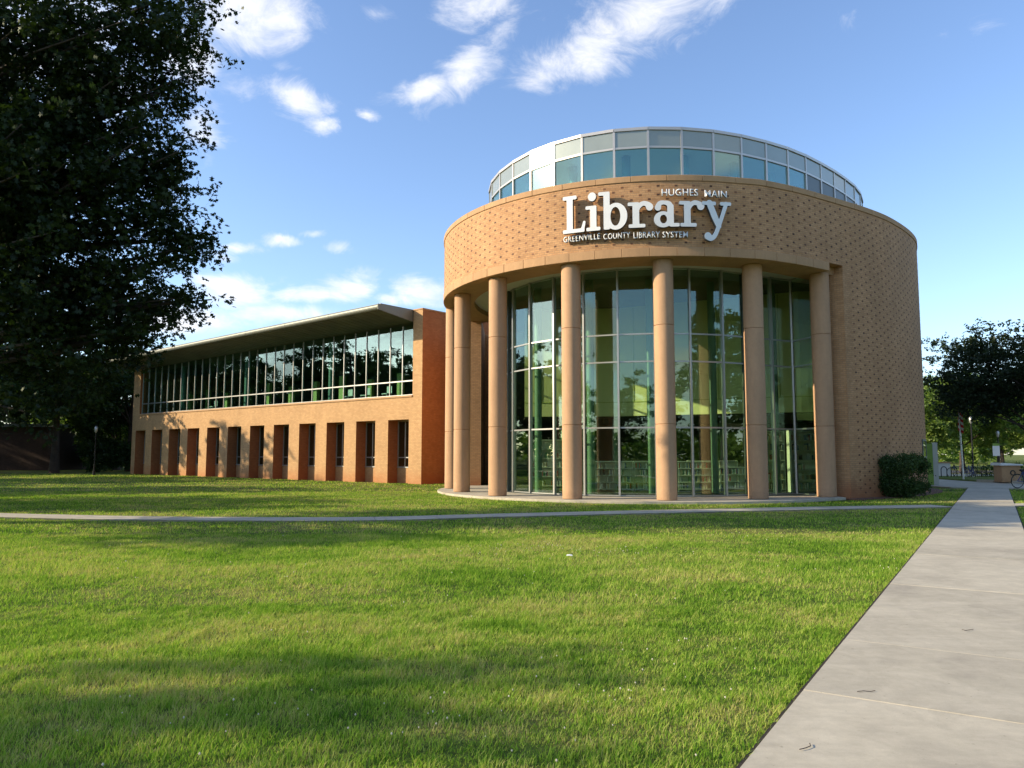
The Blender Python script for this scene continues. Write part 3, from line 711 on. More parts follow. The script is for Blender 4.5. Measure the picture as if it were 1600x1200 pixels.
for i, (x, y, w_, h_, n, rz) in enumerate(places):
    t_ = bookcase(w_, h_, n, 40 + i, 0.85); t_.location = (x, y, 0.108); t_.rotation_euler = (0, 0, rz); tag(t_, lab[i], 'bookcase', 'bookcases inside the rotunda')

# main block behind the drum
mb = MB(); mb.box(-2.25, -1.55, 38.4, 44.0, 0, 8.5); mb.box(1.0, 17, 44.0, 60, 0, 8.5); mb.box(-1.55, 1.0, 43.8, 60, 0, 8.5)
mb.build('rear_wall', 'brick_drum', rot, uv=True)
# small window low on the right of the drum
iw = min(range(len(OUT)), key=lambda i: abs(math.atan2(OUT[i].x, OUT[i].y) - math.atan2(636, 1190)) if OUT[i].y < 35 else 9)
pw = OUT[iw]; nw = normals(OUT)[iw]; aw = math.atan2(nw.y, nw.x) + R(90)
fw = MB(); fw.box(-.50, .50, -.03, .10, 1.45, 1.55); fw.box(-.50, .50, -.03, .10, 2.2, 2.28); fw.box(-.50, -.42, -.03, .10, 1.55, 2.2); fw.box(.42, .50, -.03, .10, 1.55, 2.2)
wf = fw.build('window', 'frame_dark', rot, (pw.x, pw.y, 0), rotz=aw)
MB().box(-.42, .42, -.015, .01, 1.55, 2.2).build('glass_pane', 'glass', wf)

# ------------------------------------------------------------------ lettering
def sd_box(X, Y, cx, cy, hx, hy, r=0.045, rot_=0):
    x = X - cx; y = Y - cy
    if rot_: c, s_ = math.cos(rot_), math.sin(rot_); x, y = x * c + y * s_, -x * s_ + y * c
    qx = np.abs(x) - hx + r; qy = np.abs(y) - hy + r
    return np.hypot(np.maximum(qx, 0), np.maximum(qy, 0)) + np.minimum(np.maximum(qx, qy), 0) - r
def sd_stroke(X, Y, pts, rad):
    P = catmull([(a, b_) for a, b_ in pts], 8); n = len(P); rr = np.interp(np.linspace(0, 1, n), np.linspace(0, 1, len(rad)), rad)
    d = np.full(X.shape, 9.0)
    for i in range(n - 1):
        ax, ay = P[i]; bx, by = P[i + 1]; L2 = (bx - ax) ** 2 + (by - ay) ** 2 + 1e-12
        t_ = np.clip(((X - ax) * (bx - ax) + (Y - ay) * (by - ay)) / L2, 0, 1)
        d = np.minimum(d, np.hypot(X - ax - t_ * (bx - ax), Y - ay - t_ * (by - ay)) - (rr[i] * (1 - t_) + rr[i + 1] * t_))
    return d
def sd_ell(X, Y, cx, cy, rx, ry): return (np.hypot((X - cx) / rx, (Y - cy) / ry) - 1) * min(rx, ry)
def glyph(ch):
    xs = np.arange(-0.25, 1.5, 0.0175); ys = np.arange(-0.65, 1.7, 0.0175); X, Y = np.meshgrid(xs, ys); B = lambda *a, **k: sd_box(X, Y, *a, **k)
    mn = lambda *a: np.minimum.reduce(a)
    if ch == 'L': d = mn(B(.33, .75, .135, .73), B(.33, 1.42, .31, .075), B(.50, .075, .48, .075), sd_stroke(X, Y, [(.88, .09), (.93, .22), (.97, .38)], [.08, .065, .055])); wd = 1.05
    if ch == 'i': d = mn(B(.30, .5, .135, .5), B(.16, .93, .19, .07), B(.30, .07, .30, .07), sd_ell(X, Y, .25, 1.36, .175, .175)); wd = .62
    if ch == 'b':
        bowl = np.maximum(sd_ell(X, Y, .62, .5, .47, .53), -sd_ell(X, Y, .60, .5, .205, .37))
        d = mn(B(.24, .75, .13, .75), B(.08, 1.43, .19, .07), bowl); wd = 1.13
    if ch == 'r': d = mn(B(.30, .5, .135, .5), B(.16, .93, .19, .07), B(.34, .07, .34, .07), sd_stroke(X, Y, [(.32, .55), (.42, .82), (.60, .94), (.78, .90), (.86, .80)], [.06, .09, .09, .10, .15])); wd = 1.0
    if ch == 'a':
        bowl = np.maximum(sd_ell(X, Y, .40, .29, .38, .315), -sd_ell(X, Y, .41, .30, .14, .17))
        d = mn(B(.70, .45, .13, .42), bowl, sd_stroke(X, Y, [(.19, .76), (.27, .92), (.46, .95), (.65, .88), (.72, .70)], [.13, .09, .075, .11, .12]), B(.86, .07, .20, .07)); wd = 1.08
    if ch == 'y': d = mn(sd_stroke(X, Y, [(.22, .93), (.42, .45), (.60, .05)], [.13, .13, .11]), sd_stroke(X, Y, [(.94, .93), (.76, .45), (.56, -.05), (.42, -.33), (.26, -.44), (.13, -.36)], [.085, .08, .085, .09, .10, .15]), B(.20, .93, .30, .07), B(.92, .93, .24, .07)); wd = 1.16
    return xs, ys, d, wd
def contours(xs, ys, d):
    segs = {}
    ny, nx_ = d.shape; ins = d < 0
    def lerp(i0, j0, i1, j1):
        a, b_ = d[i0, j0], d[i1, j1]; t_ = a / (a - b_); return (xs[j0] + (xs[j1] - xs[j0]) * t_, ys[i0] + (ys[i1] - ys[i0]) * t_)
    cell = ins[:-1, :-1].astype(int) + ins[:-1, 1:] * 2 + ins[1:, 1:] * 4 + ins[1:, :-1] * 8
    T = {1: [(3, 0)], 2: [(0, 1)], 3: [(3, 1)], 4: [(1, 2)], 5: [(3, 2), (1, 0)], 6: [(0, 2)], 7: [(3, 2)], 8: [(2, 3)], 9: [(2, 0)], 10: [(0, 3), (2, 1)], 11: [(2, 1)], 12: [(1, 3)], 13: [(1, 0)], 14: [(0, 3)]}
    for i, j in zip(*np.nonzero((cell > 0) & (cell < 15))):
        E = {0: ((i, j, i, j + 1), ('h', i, j)), 1: ((i, j + 1, i + 1, j + 1), ('v', i, j + 1)), 2: ((i + 1, j, i + 1, j + 1), ('h', i + 1, j)), 3: ((i, j, i + 1, j), ('v', i, j))}
        for a, b_ in T[int(cell[i, j])]: segs[E[a][1]] = (E[b_][1], lerp(*E[a][0]))
    loops = []; left = dict(segs)
    while left:
        k0 = next(iter(left)); k_ = k0; lp = []
        while k_ in left: nk, p = left.pop(k_); lp.append(p); k_ = nk
        if len(lp) > 8: loops.append(lp[::2])
    return loops
def solid(loops, depth, name, scale=1.0, bev=0.0):
    cu = bpy.data.curves.new(name, 'CURVE'); cu.dimensions = '2D'; cu.fill_mode = 'BOTH'; cu.extrude = depth / 2
    for lp in loops:
        sp = cu.splines.new('POLY'); sp.points.add(len(lp) - 1); sp.use_cyclic_u = True
        for p, q in zip(sp.points, lp): p.co = (q[0] * scale, q[1] * scale, 0, 1)
    tmp = bpy.data.objects.new('tmp', cu); COL.objects.link(tmp); dg = bpy.context.evaluated_depsgraph_get()
    me = bpy.data.meshes.new_from_object(tmp.evaluated_get(dg)); me.name = name
    bpy.data.objects.remove(tmp); bpy.data.curves.remove(cu)
    return me
def sign_mats(me, face, side):
    me.materials.clear(); me.materials.append(M[face]); me.materials.append(M[side])
    for p in me.polygons: p.material_index = 0 if abs(p.normal.z) > 0.5 else 1; p.use_smooth = False

def hit_drum(u, v, r=RD + 0.16):
    d = px_dir(u, v); h = Vector((d.x, d.y)); a = h.dot(h); bq = h.dot(C1); c_ = C1.dot(C1) - r * r
    t_ = (bq - math.sqrt(bq * bq - a * c_)) / a; p = h * t_
    return math.atan2(p.y - C1.y, p.x - C1.x), EYE + d.z * t_
RL = RD + 0.20
aL, zL = hit_drum(880, 365, RL); aE, zE = hit_drum(1141, 325, RL)
XH = 0.885                                 # x-height in metres
word = [(c, *glyph(c)) for c in 'Library']
tot = sum(g_[4] for g_ in word); adv_total = (aE - aL) * RL
gapf = adv_total / XH / tot
sign = thing('library_sign', 'large white slab serif word Library standing proud of the curved brick band', 'sign', (C1.x, C1.y, 0))
x = 0.0; cacheg = {}
zbase = (hit_drum(900, 364, RL)[1] + hit_drum(1040, 355.5, RL)[1]) / 2
for (ch, xs, ys, d, wd) in word:
    if ch not in cacheg:
        me = solid(contours(xs, ys, d), 0.14, 'letter', XH); sign_mats(me, 'white_paint', 'letter_side'); cacheg[ch] = me
    me = cacheg[ch]; xc = x + wd * gapf * XH / 2; ang = aL + xc / RL
    o = bpy.data.objects.new('letter', me); COL.objects.link(o); o.parent = sign
    rt = Matrix.Rotation(ang + R(90), 4, 'Z') @ Matrix.Rotation(R(90), 4, 'X')
    cen = Vector((math.cos(ang) * RL, math.sin(ang) * RL, zbase)); tx = Vector((-math.sin(ang), math.cos(ang), 0))
    o.matrix_local = Matrix.Translation(cen - tx * (wd * XH * 0.5 * .93)) @ rt @ Matrix.Diagonal((.93, 1, 1, 1)); o['label'] = 'white letter ' + ch
    x += wd * gapf * XH

def bent_text(body, u0, v0, u1, v1, hpx, name, parent, r, depth=0.06):
    """standing capitals bent round the drum between the two photographed ends"""
    cu = bpy.data.curves.new('tmp', 'FONT'); cu.body = body; cu.size = 1.0; cu.extrude = 0; cu.offset = 0.012; cu.resolution_u = 3; cu.space_character = 1.06
    tmp = bpy.data.objects.new('tmp', cu); COL.objects.link(tmp); dg = bpy.context.evaluated_depsgraph_get()
    me = bpy.data.meshes.new_from_object(tmp.evaluated_get(dg)); bpy.data.objects.remove(tmp); bpy.data.curves.remove(cu)
    xs = [v.co.x for v in me.vertices]; ys = [v.co.y for v in me.vertices]; x0, x1, y0, y1 = min(xs), max(xs), min(ys), max(ys)
    a0, z0 = hit_drum(u0, v0, r); a1, z1 = hit_drum(u1, v1, r); H = (hit_drum(u0, v0 - hpx, r)[1] - z0); zz = (z0 + z1) / 2
    import bmesh
    bm = bmesh.new(); bm.from_mesh(me); faces = list(bm.faces)
    ret = bmesh.ops.extrude_face_region(bm, geom=faces); top_v = [g_ for g_ in ret['geom'] if isinstance(g_, bmesh.types.BMVert)]
    for v in top_v: v.co.z = 1.0
    for v in bm.verts:
        a = a0 + (a1 - a0) * (v.co.x - x0) / (x1 - x0); rr = r - depth * (1 - v.co.z)
        v.co = Vector((math.cos(a) * rr, math.sin(a) * rr, zz + H * (v.co.y - y0) / (y1 - y0)))
    bmesh.ops.recalc_face_normals(bm, faces=bm.faces)
    bm.to_mesh(me); bm.free(); me.materials.clear(); me.materials.append(M['white_paint']); me.materials.append(M['letter_side'])
    for p in me.polygons:
        c_ = p.center; rr = Vector((c_.x, c_.y)).normalized(); p.material_index = 0 if abs(p.normal.x * rr.x + p.normal.y * rr.y) > 0.7 else 1
    o = bpy.data.objects.new(name, me); COL.objects.link(o); o.parent = parent; o['label'] = 'raised white capitals ' + body; return o
s2 = thing('name_sign', 'small white capitals HUGHES MAIN on the brick above the big word', 'sign', (C1.x, C1.y, 0))
bent_text('HUGHES', 1034, 306, 1091, 306.5, 11, 'word', s2, RD + .17); bent_text('MAIN', 1101, 307, 1136, 309.5, 10.5, 'word', s2, RD + .17)
s3 = thing('system_sign', 'small white capitals GREENVILLE COUNTY LIBRARY SYSTEM in a line under the big word', 'sign', (C1.x, C1.y, 0))
for wd_, a, b_, va, vb in (('GREENVILLE', 880.5, 938, 378.5, 374.5), ('COUNTY', 943, 985, 374, 372.3), ('LIBRARY', 990, 1031.5, 372.3, 371), ('SYSTEM', 1035.5, 1075, 371, 371.5)):
    bent_text(wd_, a, va, b_, vb, 9.5, 'word', s3, RD + .15)

# ------------------------------------------------------------------ WING
A = Vector((-4.96, 42.21)); WAZ = R(140.6)
wing = thing('library_wing', 'long two storey tan brick library wing with slanted eave and band of upper glazing', 'building', (A.x, A.y, 0), WAZ)
LEN = 34.6; DEP = 0.74
OP = [1.03 + 2.835 * k for k in range(12)]; OW = 1.72
wm = MB()
edges = [0.0]
for s_ in OP: edges += [s_, s_ + OW]
edges.append(LEN)
for i in range(0, len(edges), 2): wm.box(edges[i], edges[i + 1], -DEP, 0, 0, 3.58)
wm.box(0, LEN, -DEP, 0, 3.58, 4.83)
wm.box(0.0, 0.76, -DEP, 0, 4.83, 9.68); wm.box(33.42, LEN, -DEP, 0, 4.83, 8.86)
fwall = wm.build('front_wall', ['brick_wing', 'brick_reveal'], wing, uv=True)
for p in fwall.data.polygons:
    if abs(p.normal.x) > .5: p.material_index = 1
# recessed panels below each ground-floor window
for s_ in OP:
    MB().box(s_, s_ + OW, -DEP - .3, -DEP - 0.002, 0, 0.86).build('spandrel', 'brick_wing', wing, uv=True)
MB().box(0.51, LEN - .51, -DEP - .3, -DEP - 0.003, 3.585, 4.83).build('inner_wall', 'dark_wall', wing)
# end walls
wm = MB(); wm.box(0.0, 0.5, -12, -DEP, 0, 9.68); wm.build('end_wall', 'brick_reveal', wing, uv=True)
wm = MB(); wm.box(LEN - .5, LEN, -16, -DEP, 0, 8.86); wm.build('end_wall', 'brick_wing', wing, uv=True)
bevel(MB().box(-0.03, 0.79, -DEP - .02, 0.03, 9.68, 9.76).build('coping', 'trim_stone', wing), .01)
bevel(MB().box(-0.03, 0.53, -12, -DEP - .021, 9.68, 9.76).build('coping', 'trim_stone', wing), .01)
MB().box(.76, 33.42, -DEP + .1, 0.06, 4.832, 4.93).build('sill', 'trim_stone', wing)
# ground-floor windows in the recesses
proto = None
for s_ in OP:
    if proto is None:
        w0 = MB(); y0, y1 = -DEP - .06, -DEP
        w0.box(0, OW, y0 - .05, y1 + .03, .862, .93); w0.box(0, OW, y0, y1 - .001, 3.50, 3.578); w0.box(0, .06, y0, y1 - .001, .93, 3.5); w0.box(OW - .06, OW, y0, y1 - .001, .93, 3.5)
        w0.box(.06, OW - .06, y0, y1, 1.42, 1.48); w0.box(OW * .62, OW * .62 + .055, y0, y1 - .002, .93, 3.5)
        proto = w0.build('window', 'frame', wing, (s_, 0, 0)); 
        MB().box(.05, OW - .05, y0 + .02, y0 + .035, .9, 3.52).build('glass_pane', 'glass_wing', proto)
    else:
        c = copy_tree(proto, wing); c.location = (s_, 0, 0)
# upper glazing
NP = 31; PW = (33.42 - .76) / NP
mu = MB().box(-.019, .019, -.26, -.17, 4.93, 8.95).mesh('mullion'); mu.materials.append(M['frame'])
pu = MB().box(.021, PW - .021, -.225, -.21, 5.78, 8.95).mesh('glass_pane'); pu.materials.append(M['glass_wing'])
pl = MB().box(.021, PW - .021, -.225, -.21, 4.96, 5.74).mesh('glass_pane'); pl.materials.append(M['glass_wing'])
tm = MB().box(.02, PW - .02, -.25, -.18, 5.73, 5.80).mesh('transom'); tm.materials.append(M['frame'])
for k in range(NP + 1):
    for nm, me in (('mullion', mu),) + ((('glass_pane', pu), ('glass_pane', pl), ('transom', tm)) if k < NP else ()):
        o = bpy.data.objects.new(nm, me); COL.objects.link(o); o.parent = wing; o.location = (.76 + PW * k, 0, 0)
MB().box(.76, 33.42, -.28, -.14, 4.931, 4.99).build('transom', 'frame', wing)
# roof: flat top, soffit rising outward, rounded edge. it falls a little towards the far end
SL = -0.0125
prof_s0, prof_s1 = .78, 34.9
def roof_y(s_): return 2.60
def zz(s_): return SL * (s_ - .78)
mb = MB()
vs = []
for s_ in (prof_s0, prof_s1):
    for (y, z) in ((-14, 9.7), (2.45, 9.68), (2.45, 9.40), (0.0, 9.08), (-.9, 9.0), (-14, 9.0)): vs.append((s_, y, z + zz(s_)))
mb.add(vs, [(0, 1, 2, 3, 4, 5), (11, 10, 9, 8, 7, 6), (0, 6, 7, 1), (2, 8, 9, 3), (3, 9, 10, 4), (4, 10, 11, 5), (1, 7, 8, 2), (5, 11, 6, 0)][0:8])
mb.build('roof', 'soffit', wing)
mb = MB(); mb.bar((prof_s0, -5.8, 9.73), (prof_s1, -5.8, 9.73 + zz(prof_s1)), 16.4, .035); mb.build('roof_sheet', 'roof_metal', wing)
# gutter nose, in lengths
seg = np.linspace(prof_s0, prof_s1, 9)
for a, b_ in zip(seg, seg[1:]):
    v = []; f = []; n = 9
    for s_ in (a + .008, b_ - .008):
        for k in range(n):
            an = R(100 - 200 * k / (n - 1)); v.append((s_, 2.451 + .15 * math.cos(an) + 0.02, 9.545 + zz(s_) + .165 * math.sin(an)))
    for k in range(n - 1): f.append((k, n + k, n + k + 1, k + 1))
    f += [tuple(range(n)), tuple(range(2 * n - 1, n - 1, -1)), (0, n - 1, 2 * n - 1, n)]
    mb = MB(); mb.add(v, f, smooth=False); mb.build('gutter', 'roof_metal', wing)
# fascia at the near gable end
mb = MB(); vs = [(x_, y, z) for x_ in (.745, .778) for (y, z) in ((0.062, 9.70), (2.62, 9.70), (2.60, 9.40), (0.062, 9.05))]
mb.add(vs, [(0, 1, 2, 3), (7, 6, 5, 4), (0, 4, 5, 1), (1, 5, 6, 2), (2, 6, 7, 3), (3, 7, 4, 0)]); mb.build('fascia', 'roof_metal', wing)
# soffit boards
bd = MB(); bw = 0.50
a_ = math.atan2(0.32, 2.45)
bd.box(0.012, bw - 0.012, 0.0, 2.44, -0.028, -0.004)
bdm = bd.mesh('soffit_board'); 
sb1 = plain('soffit_board', (0.085, 0.095, 0.065), 0.45, 0.2, var=0.45, scale=0.9); bdm.materials.append(sb1)
k = 0; s_ = prof_s0 + .03
while s_ + bw < prof_s1:
    o = bpy.data.objects.new('soffit_board', bdm); COL.objects.link(o); o.parent = wing
    o.location = (s_, 0.0, 9.08 + zz(s_)); o.rotation_euler = (a_, 0, 0); s_ += bw; k += 1
# interior of the wing
MB().box(.5, 34.1, -14, -.75, 4.60, 4.82).build('upper_floor', 'carpet', wing)
MB().box(.5, 34.1, -14, -.4, 8.96, 8.99).build('interior_ceiling', 'dark_wall', wing) if False else None
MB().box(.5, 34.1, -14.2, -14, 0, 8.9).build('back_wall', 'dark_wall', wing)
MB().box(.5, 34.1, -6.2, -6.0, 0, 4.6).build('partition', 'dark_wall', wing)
for k, s_ in enumerate(np.arange(2.2, 33, 2.9)):
    MB().box(s_, s_ + .45, -3.4, -3.15, 4.825, 6.9 - (k % 3) * .2).build('shelf_end', 'lime_paint', wing)
    MB().box(s_ + .03, s_ + .42, -8.5, -3.42, 4.825, 6.7).build('book_stack', 'dark_wall', wing)
for s_ in (9.6, 19.4, 28.6):
    MB().tube([(s_, -1.2, 4.825), (s_, -1.2, 8.98)], [.2, .2], 16).build('interior_column', 'teal_paint', wing)
def chair(x, y, rz, label):
    t_ = thing('chair', label, 'chair', (x, y, 4.825), rz, 'reading chairs inside the wing')
    MB().box(-.22, .22, -.22, .22, .42, .47).build('seat', 'shelf_white', t_); MB().box(-.22, .22, .19, .22, .5, .92).build('backrest', 'shelf_white', t_)
    for a in (-.19, .19):
        for b_ in (-.19, .19): MB().box(a - .015, a + .015, b_ - .015, b_ + .015, 0, .42).build('leg', 'steel', t_)
def wpt(s_, y_): return A.x + math.cos(WAZ) * s_ - math.sin(WAZ) * y_, A.y + math.sin(WAZ) * s_ + math.cos(WAZ) * y_
for s_, lb in ((4.6, 'pale chair behind the upper glass nearest the brick end pier'), (6.6, 'pale chair behind upper glass, second from the brick end pier'), (8.3, 'pale chair behind the upper glass just right of a teal column'), (24.5, 'pale chair far along the wing behind the upper glass')):
    X_, Y_ = wpt(s_, -1.5); chair(X_, Y_, WAZ + R(180), lb)

# ------------------------------------------------------------------ vegetation
def leaf_cards(C, size, rs, kind='oak', up=0.35):
    """numpy leaves at centres C"""
    n = len(C)
    a = rs.normal(size=(n, 3)); a[:, 2] = a[:, 2] * 0.6 - 0.15; a /= np.linalg.norm(a, axis=1)[:, None]     # leaf axis
    q = rs.normal(size=(n, 3)); q[:, 2] += up * 3; nn = np.cross(a, q); nn /= np.linalg.norm(nn, axis=1)[:, None]   # side
    s = (size * rs.uniform(0.65, 1.3, n))[:, None]
    if kind == 'oak':
        pts = [(0, 0), (.26, .40), (.42, .11), (.62, .44), (.72, .10), (1, 0), (.72, -.10), (.62, -.44), (.42, -.11), (.26, -.40)]
        tri = [(0, 1, 2), (0, 9, 8), (0, 2, 8), (2, 3, 4), (8, 7, 6), (2, 4, 6), (2, 6, 8), (4, 5, 6)]
    elif kind == 'old':      # lobed leaf: spine with three pairs of pointed lobes
        pts = [(0, 0), (.30, .10), (.22, .42), (.50, .14), (.52, .48), (.72, .12), (1.0, 0), (.72, -.12), (.52, -.48), (.50, -.14), (.22, -.42), (.30, -.10)]
        tri = [(0, 1, 11), (1, 2, 3), (1, 3, 9), (1, 9, 11), (3, 4, 5), (3, 5, 7), (3, 7, 9), (7, 8, 9), (9, 10, 11), (5, 6, 7)]
    else:
        pts = [(0, 0), (.45, .30), (1, 0), (.45, -.30)]; tri = [(0, 1, 2), (0, 2, 3)]
    k = len(pts); V = np.zeros((n, k, 3), dtype=np.float32)
    for i, (u, v) in enumerate(pts): V[:, i] = C + a * s * u + nn * s * v
    F_ = (np.arange(n)[:, None, None] * k + np.array(tri)[None]).reshape(-1, 3)
    return V.reshape(-1, 3), F_

def lobe_points(lobes, n, rs, twig=0.35, per=14, shell=0.5, sub=0):
    """leaf centres: twigs scattered in ellipsoidal boughs, leaves along each twig"""
    w_ = np.array([l[3] * l[4] * l[5] for l in lobes]) ** 0.7; w_ /= w_.sum(); out = []
    nt = max(1, n // per); idx = rs.choice(len(lobes), nt, p=w_)
    L = np.array([l[:6] for l in lobes], dtype=float)
    d = rs.normal(size=(nt, 3)); d /= np.linalg.norm(d, axis=1)[:, None]
    rad = rs.uniform(0, 1, nt) ** shell * (1 + 0.16 * rs.normal(size=nt))
    P = L[idx, :3] + d * rad[:, None] * L[idx, 3:6]
    if sub:            # boughs break up into sprays: gather the twigs round a few centres in each bough
        nc = len(lobes) * sub; ci_ = np.repeat(np.arange(len(lobes)), sub); dc = rs.normal(size=(nc, 3)); dc /= np.linalg.norm(dc, axis=1)[:, None]
        Cc = L[ci_, :3] + dc * (rs.uniform(0.1, 1.12, nc) ** .6)[:, None] * L[ci_, 3:6]
        cs = idx * sub + rs.integers(0, sub, nt); g3 = rs.normal(size=(nt, 3)) * np.array([.30, .30, .10]); P = Cc[cs] + g3 * np.clip(L[idx, 3:4], .5, 1.2)
        d = (P - L[idx, :3]) / L[idx, 3:6]; d /= np.linalg.norm(d, axis=1)[:, None] + 1e-6
    dirs = d * 0.8 + rs.normal(size=(nt, 3)) * 0.6; dirs[:, 2] -= 0.1; dirs /= np.linalg.norm(dirs, axis=1)[:, None]
    t_ = rs.uniform(0, 1, (nt, per))
    Q = P[:, None] + dirs[:, None] * (t_ * twig)[..., None] + rs.normal(size=(nt, per, 3)) * twig * 0.16
    return Q.reshape(-1, 3)

def make_crown(name, lobes, n, size, seed, mat, kind='plain', twig=0.35, per=14, shell=0.5, sub=0):
    rs = np.random.default_rng(seed)
    V_, F_ = leaf_cards(lobe_points(lobes, n, rs, twig, per, shell, sub), size, rs, kind)
    me = fast_mesh(name, V_, F_); me.materials.append(M[mat]); return me

def random_lobes(seed, h, r, base, n, flat=0.55, size=0.42):
    r_ = random.Random(seed); out = []
    cz = (h + base) / 2; hz = (h - base) / 2
    for i in range(n):
        th = r_.uniform(0, 2 * math.pi); k = math.acos(1 - 2 * r_.uniform(0.08, 0.95)); rr = r_.uniform(0.45, 0.85)
        x = math.cos(th) * math.sin(k) * r * rr; y = math.sin(th) * math.sin(k) * r * rr; z = cz + math.cos(k) * hz * rr
        s_ = r * size * r_.uniform(0.65, 1.2); out.append((x, y, z, s_, s_, s_ * flat * r_.uniform(.8, 1.3)))
    return out

def trunk_mesh(name, h, r0, lobes, seed, lean=(0, 0), nb=12):
    r_ = random.Random(seed); mb = MB(); pts = []; rad = []
    for i in range(7):
        f = i / 6; pts.append((lean[0] * f + r_.uniform(-.1, .1) * f, lean[1] * f + r_.uniform(-.1, .1) * f, h * f)); rad.append(r0 * (1.35 if i == 0 else 1.0 - 0.75 * f))
    mb.tube(pts, rad, 12)
    for l in r_.sample(lobes, min(nb, len(lobes))):
        z0 = min(h * 0.85, max(h * 0.2, l[2] * r_.uniform(.45, .75))); f = z0 / h
        a = Vector((lean[0] * f, lean[1] * f, z0)); e = Vector(l[:3]) + Vector((r_.uniform(-.3, .3) * l[3], r_.uniform(-.3, .3) * l[4], 0)); m1 = a.lerp(e, .5) + Vector((r_.uniform(-.3, .3), r_.uniform(-.3, .3), .35))
        rb = r0 * (1 - .7 * f) * 0.45; mb.tube([a, a.lerp(m1, .5), m1, e], [rb, rb * .8, rb * .55, rb * .2], 6)
        for q in range(2):
            e2 = e + Vector((r_.uniform(-1, 1) * l[3], r_.uniform(-1, 1) * l[4], r_.uniform(-.4, .6) * l[5])); mb.tube([m1, m1.lerp(e2, .5) + Vector((0, 0, .15)), e2], [rb * .4, rb * .28, rb * .1], 5)
    me = mb.mesh(name); me.materials.append(M['bark']); return me

def tree(name, label, loc, trunk_me, crown_me, rz=0, sc=(1, 1, 1), group=None):
    t_ = thing(name, label, 'tree', (loc[0], loc[1], 0), rz, group); t_.scale = sc
    o = bpy.data.objects.new('trunk', trunk_me); COL.objects.link(o); o.parent = t_
    c = bpy.data.objects.new('crown', crown_me); COL.objects.link(c); c.parent = t_; c['kind'] = 'stuff'
    return t_

# the big oak whose boughs hang into the picture from the left (positions relative to its foot)
OAK = Vector((-16.6, 18.2))
def at(u, v, y):       # where a bough of that outline stands, y metres away
    d = px_dir(u, v); k_ = y / d.y; return (d.x * k_ - OAK.x, y - OAK.y, EYE + d.z * k_)
oak = []
for (u, v, y, rx, ry, rz_) in (
    (215, -20, 18.5, 1.5, 1.7, .9), (240, 60, 18.0, 1.25, 1.5, .75), (215, 150, 18.5, 1.35, 1.6, .8), (285, 130, 18.3, .62, .8, .34), (270, 85, 18.1, .7, .8, .4),
    (200, 220, 18.0, 1.3, 1.6, .75), (255, 205, 18.4, .8, .9, .42), (225, 285, 18.2, 1.3, 1.6, .6), (272, 265, 18.2, .62, .8, .3),
    (215, 350, 18.0, 1.5, 1.6, .6), (270, 345, 18.2, .95, 1.0, .42), (305, 368, 18.3, .46, .7, .17), (292, 395, 18.2, .52, .8, .22),
    (230, 415, 18.0, 1.4, 1.5, .5), (285, 465, 18.1, .72, .8, .24), (240, 470, 18.3, .9, 1.1, .4), (185, 470, 18.0, 1.4, 1.6, .6), (205, 520, 18.0, .68, .8, .32),
    (130, 60, 17.5, 1.8, 2, 1.2), (120, 170, 18.0, 1.8, 2, 1.1), (60, 100, 18.5, 1.7, 2, 1.2), (120, 280, 17.5, 1.8, 2, 1.1), (40, 230, 18, 1.7, 2, 1.1),
    (120, 390, 18.0, 1.8, 2.2, 1.0), (40, 350, 18, 1.8, 2.2, 1.1), (110, 480, 18.2, 1.7, 2.0, .8), (30, 470, 18, 1.7, 2, .9), (150, 545, 18.2, 1.1, 1.4, .5), (60, 560, 18.2, 1.3, 1.6, .55), (100, 610, 18.6, .9, 1.3, .35), (20, 640, 18, .9, 1.2, .35),
    (20, 30, 18, 1.7, 2, 1.2), (290, 15, 18.2, .45, .6, .3), (262, 235, 18, .5, .7, .25), (255, 310, 18, .6, .8, .3)):
    if u >= 250 and v < 335: u -= 16
    oak.append((*at(u, v, y), rx, ry, rz_))
ro = random.Random(5)
for i in range(34):    # the rest of the crown, beyond the frame
    th = ro.uniform(0, 2 * math.pi); rr = ro.uniform(.3, 1); x = math.cos(th) * 6.2 * rr - 1.2; y = math.sin(th) * 4.4 * rr; z = ro.uniform(5.0, 14.2)
    f = 1 - max(0, (z - 9) / 8) ** 2; oak.append((x * f, y * f, z, 1.7, 1.6, 1.0))
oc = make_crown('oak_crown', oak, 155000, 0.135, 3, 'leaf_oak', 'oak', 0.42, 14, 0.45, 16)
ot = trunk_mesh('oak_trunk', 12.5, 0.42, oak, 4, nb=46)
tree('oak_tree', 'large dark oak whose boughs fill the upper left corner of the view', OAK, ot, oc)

# shared crowns for the other trees
def kindtree(seed, h, r, base, nl, n, size, mat, twig=.5, nlobes=26, flat=.6, lobe=.42):
    lb = random_lobes(seed, h, r, base, nlobes, flat, lobe)
    return trunk_mesh('trunk', h * .8, h * .022, lb, seed, nb=10), make_crown('crown', lb, n, size, seed, mat, 'plain', twig, 12, .5, 9)
KA = kindtree(21, 15, 6.5, 3.0, 0, 26000, 0.30, 'leaf_dark')
KB = kindtree(22, 13, 5.5, 1.2, 0, 26000, 0.28, 'leaf_dark')
KC = kindtree(23, 11, 5.5, 1.5, 0, 26000, 0.30, 'leaf_mid')
KE = kindtree(25, 11.5, 3.6, 6.5, 0, 2600, 0.22, 'leaf_dark', nlobes=11, lobe=.22)
KD = kindtree(24, 9, 4.2, 1.0, 0, 20000, 0.24, 'leaf_mid')
G1 = 'shade trees standing left of the wing'
